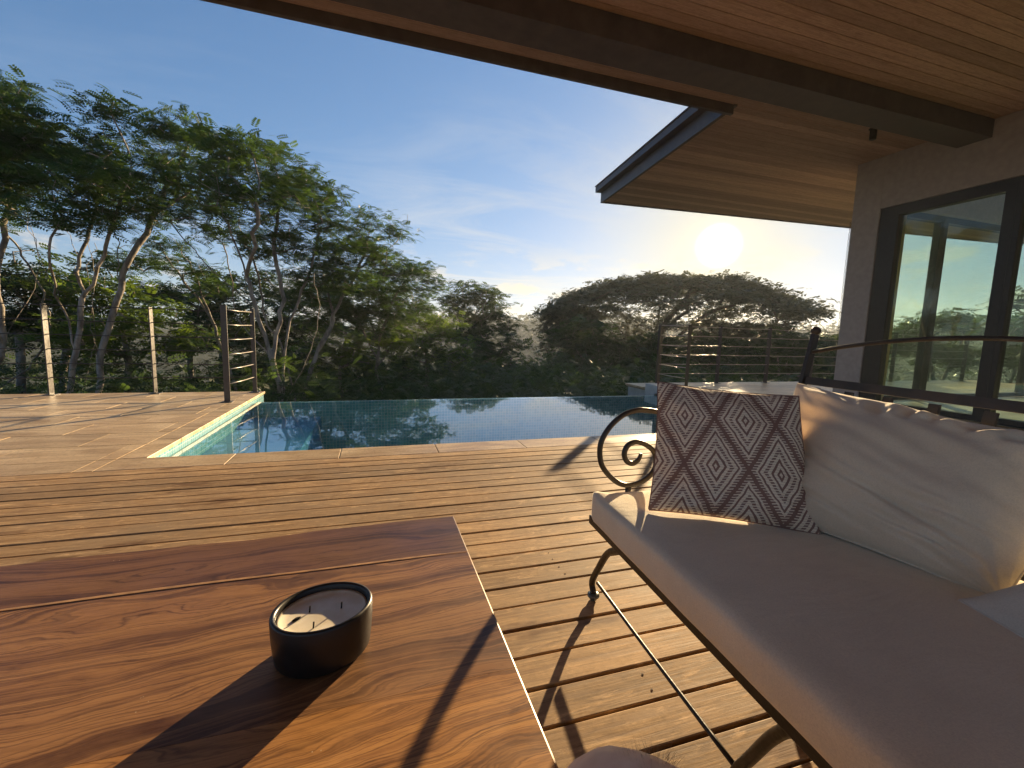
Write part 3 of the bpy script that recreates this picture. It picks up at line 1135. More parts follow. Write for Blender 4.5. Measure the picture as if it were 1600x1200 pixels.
# ------------------------------------------------------------------ candle
cx, cyy = -0.074, 0.628
candle = empty('candle', (cx, cyy, TZ + 0.0012), 0.30)
tag(candle, 'cream three wick candle in an oval black bowl on the teak table', 'candle')
hb = 0.068
prof = [(0.0001, 0.0), (0.0575, 0.0), (0.0615, 0.0015), (0.0635, 0.005), (0.0655, 0.020), (0.0672, 0.045), (0.0675, hb - 0.003), (0.0660, hb), (0.0630, hb + 0.0005), (0.0605, hb - 0.002), (0.0600, hb - 0.010), (0.0595, hb - 0.03), (0.0001, hb - 0.03)]
MB().lathe(prof, seg=72, sx=1.0, sy=0.86).build('bowl', ceramic_mat, candle, smooth=True)
wp = [(0.0001, hb - 0.0115), (0.02, hb - 0.0120), (0.045, hb - 0.0115), (0.056, hb - 0.0105), (0.0592, hb - 0.0085), (0.0596, hb - 0.0280)]
MB().lathe(wp, seg=64, sx=1.0, sy=0.86).build('wax', wax_m, candle, smooth=True)
for (x, y) in ((-0.016, 0.012), (0.024, -0.002), (-0.018, -0.027)):
    MB().tube([(x, y, hb - 0.013), (x + 0.0005, y, hb - 0.008), (x + 0.001, y + 0.0005, hb - 0.003)], 0.0011, 6).build('wick', wick_mat, candle)
MB().lathe([(0.0001, 0), (0.0035, 0.0004), (0.006, 0.0015), (0.003, 0.003), (0.0001, 0.0032)], c=(-0.034, 0.004, hb - 0.0122), seg=10, sx=1.2, sy=0.5, rot=0.4).build('soot_flake', wick_mat, candle, smooth=True)

# ------------------------------------------------------------------ sofa
SA = -rad(4.0)          # the sofa stands a little askew to the boards
sofa = empty('iron_daybed', (0.66, 1.20, 0), SA)
tag(sofa, 'wrought iron sofa with scrolled arm and a long beige seat mattress', 'sofa')
# local frame: +x depth (towards backrest), -y along the sofa towards the viewer


def SL(a, b_, z):
    return (b_, -a, z)


LEN = 1.86
fr = MB()
fr.box(-0.012, 0.012, -LEN, 0.0, 0.282, 0.310)
fr.box(0.668, 0.692, -LEN, 0.0, 0.282, 0.310)
fr.box(0.0125, 0.6675, -0.024, 0.0, 0.283, 0.309)
fr.box(0.0125, 0.6675, -LEN, -LEN + 0.024, 0.283, 0.309)
fr.build('seat_frame', iron_mat, sofa, bevel=0.003)
sl_me = MB().box(0.0125, 0.6675, -0.011, 0.011, 0.296, 0.302).mesh('slat')
sl_me.materials.append(iron_mat)
for k in range(12):
    link('slat', sl_me, None, sofa, (0, -0.12 - k * 0.147, 0))


def tube_part(name, pts, r, n=8, seg=10, parent=None, mat=None):
    return MB().tube(catmull(pts, n), r, seg).build(name, mat or iron_mat, parent or sofa, smooth=True)


def leg(a_top, a_foot, b0, sgn):
    L = tube_part('leg', [SL(a_top, b0, 0.287), SL(a_top - sgn * 0.04, b0, 0.286), SL(a_top + (a_foot - a_top) * 0.50, b0 + 0.008, 0.235), SL(a_top + (a_foot - a_top) * 0.80, b0 + 0.018, 0.145), SL(a_foot - sgn * 0.01, b0 + 0.026, 0.06), SL(a_foot, b0 + 0.028, 0.024)], 0.0105, 7, 10)
    fx, fy, _ = SL(a_foot, b0 + 0.028, 0)
    f = MB().lathe([(0.0001, 0.0), (0.012, 0.0), (0.013, 0.006), (0.0195, 0.010), (0.0205, 0.014), (0.0195, 0.019), (0.015, 0.021), (0.0001, 0.022)], c=(fx, fy, 0.003), seg=24).build('foot_cap', rubber_mat, L, smooth=True)
    return L


leg(0.24, -0.02, 0.0, 1)
leg(0.80, 0.64, 0.0, 1)
leg(1.05, 1.22, 0.0, -1)
leg(1.62, 1.88, 0.0, -1)
leg(0.24, -0.02, 0.66, 1)
leg(1.62, 1.88, 0.66, -1)
leg(0.80, 0.64, 0.66, 1)
tube_part('stretcher', [SL(0.005, 0.028, 0.075), SL(0.3, 0.024, 0.079), SL(0.66, 0.022, 0.085)], 0.0052, 4, 8)
tube_part('stretcher', [SL(0.005, 0.688, 0.075), SL(0.3, 0.684, 0.079), SL(0.66, 0.682, 0.085)], 0.0052, 4, 8)
# scrolled arm
sc = [(1.10, 0.600), (1.02, 0.618), (0.94, 0.632), (0.873, 0.642), (0.827, 0.649), (0.792, 0.650), (0.747, 0.638), (0.704, 0.604), (0.676, 0.560), (0.670, 0.520), (0.679, 0.478), (0.706, 0.443), (0.739, 0.417), (0.774, 0.407), (0.815, 0.414), (0.849, 0.435), (0.868, 0.466), (0.861, 0.509), (0.830, 0.537), (0.794, 0.548), (0.765, 0.538), (0.754, 0.512), (0.763, 0.488), (0.784, 0.478), (0.804, 0.489), (0.813, 0.510)]
pts = [SL(0.02, X - 0.665, Z) for X, Z in sc]
cm_ = catmull([SL(0.02, 0.735, 0.585)] + [SL(0.02, 0.60, 0.590)] + pts, 6)
rr = [0.0085] * len(cm_)
for i in range(1, 14):
    rr[-i] = 0.0085 - 0.0030 * (1 - i / 14)
MB().tube(cm_, rr, 12).build('arm_scroll', iron_mat, sofa, smooth=True)
MB().tube([SL(0.02, 0.108, 0.30), SL(0.02, 0.109, 0.36), SL(0.02, 0.110, 0.402)], [0.0095, 0.0085, 0.0095], 10).build('arm_stem', iron_mat, sofa, smooth=True)
# mirrored arm at the near end
cm2 = [(p[0], -(LEN - 0.02), p[2]) for p in cm_]
MB().tube(cm2, rr, 10).build('arm_scroll', iron_mat, sofa, smooth=True)
# back
for a in (0.0, 0.93, LEN):
    pb = MB()
    mt = Matrix.Translation(SL(a, 0.0, 0))
    P0 = Vector(SL(a, 0.69, 0.30)); P1 = Vector(SL(a, 0.802, 0.905))
    dz = (P1 - P0)
    rot = dz.to_track_quat('Z', 'Y').to_matrix().to_4x4()
    pb.box(-0.0075, 0.0075, -0.0125, 0.0125, 0, dz.length, mat=Matrix.Translation(P0) @ rot)
    o = pb.build('back_post', iron_mat, sofa, bevel=0.002)
    kb = MB().lathe([(0.0001, -0.016), (0.008, -0.014), (0.014, -0.008), (0.0165, 0), (0.014, 0.008), (0.008, 0.014), (0.0001, 0.016)], c=tuple(P1 + Vector((0, 0, 0.012))), seg=20)
    kb.build('finial', iron_mat, o, smooth=True)
back_x = lambda z: 0.69 + (z - 0.30) * (0.112 / 0.605)
for (a0, a1) in ((0.0, 0.93), (0.93, LEN)):
    pts = []
    for k in range(13):
        t = k / 12
        z = 0.842 + 0.058 * math.sin(math.pi * t) ** 0.9
        pts.append(SL(a0 + (a1 - a0) * t, back_x(z), z))
    MB().tube(catmull(pts, 3), 0.0065, 10).build('back_arch', iron_mat, sofa, smooth=True)
mt = Matrix.Translation(SL(0, back_x(0.745), 0.745)) @ Matrix.Rotation(0.183, 4, 'Y')
MB().box(-0.006, 0.006, -LEN + 0.01, -0.012, -0.013, 0.013, mat=mt).build('back_rail', iron_mat, sofa)
bar = MB().box(-0.004, 0.004, -0.0125, 0.0125, 0.01, 0.433).mesh('back_bar')
bar.materials.append(iron_mat)
a = 0.055
while a < LEN:
    if abs(a - 0.93) > 0.03:
        o = link('back_bar', bar, None, sofa, SL(a, 0.69, 0.30))
        o.rotation_euler = (0, 0.183, 0)
    a += 0.115
for zc in (0.40, 0.455):
    tube_part('back_wire', [SL(0.01, back_x(zc) + 0.008, zc), SL(0.9, back_x(zc) + 0.008, zc), SL(LEN - 0.01, back_x(zc) + 0.008, zc)], 0.003, 4, 6)


# seat mattress
def mattress():
    bm = bmesh.new()
    a0, a1 = 0.045, LEN - 0.03
    b0, b1 = -0.030, 0.675
    z0, z1 = 0.312, 0.402
    nx_, ny_, nz_ = 34, 80, 6
    bmesh.ops.create_cube(bm, size=1.0)
    me = bpy.data.meshes.new('seat_mattress')
    bm.free()
    V = {}; verts = []; faces = []

    def vid(i, j, k):
        key = (i, j, k)
        if key not in V:
            u, v, w = i / nx_, j / ny_, k / nz_
            x = b0 + (b1 - b0) * u; y_ = -(a0 + (a1 - a0) * v); z = z0 + (z1 - z0) * w
            # rounded edges: pull in near the edges
            ex = min(u, 1 - u) * (b1 - b0); ey = min(v, 1 - v) * (a1 - a0); ez = min(w, 1 - w) * (z1 - z0)
            rr_ = 0.016
            p = Vector((x, y_, z))
            if w in (0, 1) or True:
                dx = max(0, rr_ - ex); dy = max(0, rr_ - ey); dz_ = max(0, rr_ - ez)
                sx = 1 if u > 0.5 else -1; sy = -1 if v > 0.5 else 1; sz = 1 if w > 0.5 else -1
                L = math.sqrt(dx * dx + dy * dy + dz_ * dz_)
                if L > rr_:
                    f = (L - rr_) / L
                    p -= Vector((sx * dx, sy * dy, sz * dz_)) * f
            # soft top, slightly raised corner, drooping front face
            nn = mnoise.noise(Vector((x * 5, y_ * 5, 0.3))) * 0.0035 + mnoise.noise(Vector((x * 16, y_ * 11, 2.0))) * 0.0012
            if w > 0.5:
                p.z += nn + 0.006 * math.sin(math.pi * u) * (1 - math.exp(-v * 14))
                c = math.exp(-((u * (b1 - b0)) ** 2 + (v * (a1 - a0)) ** 2) / 0.0016)
                p.z += 0.010 * c
            p.x += mnoise.noise(Vector((0, y_ * 7, z * 12))) * 0.003
            V[key] = len(verts); verts.append(tuple(p))
        return V[key]

    for i in range(nx_):
        for j in range(ny_):
            faces.append((vid(i, j, 0), vid(i, j + 1, 0), vid(i + 1, j + 1, 0), vid(i + 1, j, 0)))
            faces.append((vid(i, j, nz_), vid(i + 1, j, nz_), vid(i + 1, j + 1, nz_), vid(i, j + 1, nz_)))
    for k in range(nz_):
        for i in range(nx_):
            faces.append((vid(i, 0, k), vid(i + 1, 0, k), vid(i + 1, 0, k + 1), vid(i, 0, k + 1)))
            faces.append((vid(i, ny_, k), vid(i, ny_, k + 1), vid(i + 1, ny_, k + 1), vid(i + 1, ny_, k)))
        for j in range(ny_):
            faces.append((vid(0, j, k), vid(0, j, k + 1), vid(0, j + 1, k + 1), vid(0, j + 1, k)))
            faces.append((vid(nx_, j, k), vid(nx_, j + 1, k), vid(nx_, j + 1, k + 1), vid(nx_, j, k + 1)))
    me = mesh_from(verts, faces, 'seat_mattress', True)
    bm = bmesh.new(); bm.from_mesh(me); bmesh.ops.recalc_face_normals(bm, faces=bm.faces); bm.to_mesh(me); bm.free()
    return me


mo = link('seat_mattress', mattress(), seat_fab, sofa)


# ------------------------------------------------------------------ cushions
def cushion(name, BL, BR, TR, TL, T_, mat, label, seed=0, res=44, ear=0.05, wr=0.006, piping=True, sagtop=0.0, front_bias=0.62, creases=()):
    BL, BR, TR, TL = map(Vector, (BL, BR, TR, TL))
    cen = (BL + BR + TR + TL) / 4
    nrm = ((TR - BL).cross(TL - BR)).normalized()
    if nrm.dot(Vector((0, 0, CAM_H)) - cen) < 0:
        nrm = -nrm
    W_ = ((BR - BL).length + (TR - TL).length) / 2
    verts = []; faces = []; uvs = []

    def P(u, v, side):
        # u,v in -1..1 ; edges bow inwards between the corners
        uu = u * (1 - ear * (1 - v * v))
        vv_ = v * (1 - ear * (1 - u * u))
        s, t = (uu + 1) / 2, (vv_ + 1) / 2
        p = BL * (1 - s) * (1 - t) + BR * s * (1 - t) + TR * s * t + TL * (1 - s) * t
        prof_ = ((1 - abs(u) ** 2.3) * (1 - abs(v) ** 2.3)) ** 0.60
        th = T_ * (front_bias if side > 0 else (1 - front_bias)) * prof_
        q = Vector((u * 1.3, v * 1.3, seed))
        w1 = mnoise.noise(q * 1.4 + Vector((0, 0, side))) * wr * 2.2
        w2 = mnoise.noise(Vector((u * 1.2, v * 5.0 + u * 2.2, seed + 3 + side))) * wr * 1.3
        # gathers running in from the corners
        rr_ = abs(mnoise.noise(Vector((math.atan2(1 - abs(v), 1 - abs(u) + 1e-4) * 4.0, seed + (1 if u > 0 else 2), (1 if v > 0 else 2)))))
        w3 = rr_ * wr * 1.6 * (abs(u) * abs(v))
        cz = 0.0
        if side > 0:
            for (u0, v0, u1, v1, wd, dp) in creases:
                du, dv = u1 - u0, v1 - v0
                tt = ((u - u0) * du + (v - v0) * dv) / (du * du + dv * dv)
                if -0.05 < tt < 1.05:
                    dd = abs((u - u0) * dv - (v - v0) * du) / math.hypot(du, dv) + 0.02 * mnoise.noise(Vector((tt * 5, wd * 90, 0)))
                    cz += dp * math.exp(-(dd / wd) ** 2) * math.sin(math.pi * min(1, max(0, tt))) - dp * 0.6 * math.exp(-((dd - 2.0 * wd) / wd) ** 2) * math.sin(math.pi * min(1, max(0, tt)))
        p = p + nrm * (side * (th + (w1 + w2 - w3 - cz) * min(1, prof_ * 2)))
        p.z += sagtop * (1 - u * u) * max(0, v) * -1
        return p

    n = res
    idx = {}
    for side in (1, -1):
        for j in range(n + 1):
            for i in range(n + 1):
                u = math.sin((i / n * 2 - 1) * math.pi / 2); v = math.sin((j / n * 2 - 1) * math.pi / 2)
                border = i in (0, n) or j in (0, n)
                if side == -1 and border:
                    idx[(side, i, j)] = idx[(1, i, j)]
                    continue
                idx[(side, i, j)] = len(verts)
                verts.append(P(u, v, side)); uvs.append(((u + 1) / 2, (v + 1) / 2))
        for j in range(n):
            for i in range(n):
                f = (idx[(side, i, j)], idx[(side, i + 1, j)], idx[(side, i + 1, j + 1)], idx[(side, i, j + 1)])
                faces.append(f if side > 0 else f[::-1])
    o0 = cen.copy(); o0.z = min(BL.z, BR.z)
    me = mesh_from([v - o0 for v in verts], faces, name, True)
    uvl = me.uv_layers.new(name='UVMap')
    for lp in me.loops:
        uvl.data[lp.index].uv = uvs[lp.vertex_index]
    bm = bmesh.new(); bm.from_mesh(me); bmesh.ops.recalc_face_normals(bm, faces=bm.faces); bm.to_mesh(me); bm.free()
    root = empty(name, o0)
    tag(root, label, 'cushion', 'cushions leaning on the sofa')
    link('cushion_cover', me, mat, root)
    if piping:
        ring = []
        for k in range(4 * 14):
            sd_, t = divmod(k, 14)
            t = -1 + 2 * t / 14
            u, v = [(t, -1), (1, t), (-t, 1), (-1, -t)][sd_]
            ring.append(P(u, v, 1) - o0)
        ring.append(ring[0])
        MB().tube(ring, 0.0028, 6, caps=False).build('seam', mat, root, smooth=True)
    return root


cushion('patterned_cushion', (0.715, 0.985, 0.408), (1.045, 0.752, 0.406), (1.064, 0.862, 0.735), (0.800, 1.100, 0.748), 0.155, kilim_m, 'square cushion with brown and cream diamond pattern leaning at the far end of the sofa', 1.0, res=70, ear=0.045, wr=0.009, creases=[(-0.9, -0.75, -0.4, -0.30, 0.05, 0.010), (0.92, -0.8, 0.5, -0.35, 0.05, 0.008), (-0.95, 0.1, -0.55, 0.0, 0.05, 0.008), (-0.7, -0.92, -0.1, -0.62, 0.04, 0.007)])
cushion('back_cushion', (1.00, 0.96, 0.405), (1.125, 0.455, 0.402), (1.325, 0.385, 0.690), (1.262, 1.03, 0.748), 0.20, beige_fab, 'large plain beige cushion with gathered top edge leaning on the sofa back', 5.0, res=110, ear=0.06, wr=0.015, creases=[(-0.85, 0.0, 0.1, -0.50, 0.045, 0.011), (-0.3, -0.30, 0.75, -0.62, 0.035, 0.010), (0.0, -0.62, 0.95, -0.80, 0.03, 0.010), (-0.6, -0.62, 0.2, -0.86, 0.03, 0.006), (0.2, -0.35, 0.98, -0.42, 0.04, 0.008), (-0.25, 0.95, -0.12, 0.55, 0.05, 0.014), (0.0, 0.97, 0.03, 0.60, 0.04, 0.010), (0.2, 0.97, 0.14, 0.66, 0.04, 0.012), (0.45, 0.98, 0.36, 0.60, 0.05, 0.013), (0.7, 0.97, 0.55, 0.55, 0.05, 0.012)])
cushion('scatter_cushion', (1.035, 0.475, 0.408), (0.90, 0.03, 0.408), (1.27, -0.05, 0.60), (1.27, 0.36, 0.515), 0.12, grey_fab, 'plain greyish cushion at the right edge, lying beside the large beige one', 9.0, ear=0.03, wr=0.008)


# ------------------------------------------------------------------ the seated person's knee
def limb():
    path = [((0.50, -0.24, 0.470), 0.088), ((0.455, -0.12, 0.474), 0.082), ((0.395, 0.01, 0.474), 0.072), ((0.335, 0.13, 0.468), 0.062), ((0.295, 0.235, 0.452), 0.055), ((0.276, 0.300, 0.428), 0.053),
            ((0.262, 0.320, 0.385), 0.050), ((0.258, 0.326, 0.33), 0.050), ((0.262, 0.318, 0.25), 0.054), ((0.262, 0.312, 0.18), 0.046), ((0.258, 0.312, 0.11), 0.035), ((0.255, 0.318, 0.075), 0.034)]
    bm = bmesh.new()
    skl = bm.verts.layers.skin.verify()
    vs = []
    for p, r in path:
        v = bm.verts.new(p); v[skl].radius = (r, r); vs.append(v)
    for a_, c_ in zip(vs, vs[1:]):
        bm.edges.new((a_, c_))
    foot = [((0.245, 0.345, 0.05), 0.034), ((0.225, 0.405, 0.035), 0.031), ((0.205, 0.455, 0.022), 0.024)]
    prev = vs[-1]
    for p, r in foot:
        v = bm.verts.new(p); v[skl].radius = (r * 1.15, r); bm.edges.new((prev, v)); prev = v
    heel = bm.verts.new((0.262, 0.285, 0.034)); heel[skl].radius = (0.030, 0.030); bm.edges.new((vs[-1], heel))
    toeb = prev
    for k in range(5):
        ox_ = -0.030 + k * 0.015
        l = [0.050, 0.048, 0.042, 0.036, 0.028][k if True else 0]
        t1 = bm.verts.new((0.203 + ox_ * 0.95, 0.462 + 0.012 - k * 0.001, 0.016)); t1[skl].radius = (0.0085, 0.009)
        t2 = bm.verts.new((0.196 + ox_ * 0.97, 0.462 + l, 0.012)); t2[skl].radius = ((0.0095 if k == 0 else 0.007), 0.007)
        bm.edges.new((toeb, t1)); bm.edges.new((t1, t2))
    vs[0][skl].use_root = True
    me = bpy.data.meshes.new('leg')
    bm.to_mesh(me); bm.free()
    return me


person = empty('person', (0.207, 0.318, 0.016))
tag(person, 'bare bent knee of a seated person at the bottom edge between table and sofa', 'person')
lo = link('body', limb(), skin_m, person)
lo.location = (-0.27, -0.30, -0.003)
sk = lo.modifiers.new('skin', 'SKIN'); sk.use_smooth_shade = True
ss = lo.modifiers.new('sub', 'SUBSURF'); ss.levels = 2; ss.render_levels = 2
hv = []; hf = []
hr = random.Random(5)
kc = Vector((0.30, 0.27, 0.44))
for k in range(1100):
    th = hr.uniform(0, 2 * math.pi); ph = math.acos(hr.uniform(-0.1, 1.0))
    dn = Vector((math.sin(ph) * math.cos(th), math.sin(ph) * math.sin(th), math.cos(ph)))
    c0 = Vector((0.30, 0.27, 0.445)) if hr.random() < 0.6 else Vector((0.30, 0.22, 0.455))
    base = c0 + dn * 0.036
    tip = base + dn * hr.uniform(0.009, 0.016) + Vector((hr.uniform(-1, 1), hr.uniform(-1, 1), hr.uniform(-1, 1))) * 0.005
    sd_ = dn.cross(Vector((hr.uniform(-1, 1), hr.uniform(-1, 1), 0.3))).normalized() * 0.00014
    i0 = len(hv)
    hv += [base - sd_, base + sd_, tip]
    hf.append((i0, i0 + 1, i0 + 2))
ho = link('leg_hair', mesh_from([v - Vector((0.27, 0.30, 0)) for v in hv], hf, 'hair'), hair_m, person)
ho['kind'] = 'stuff'

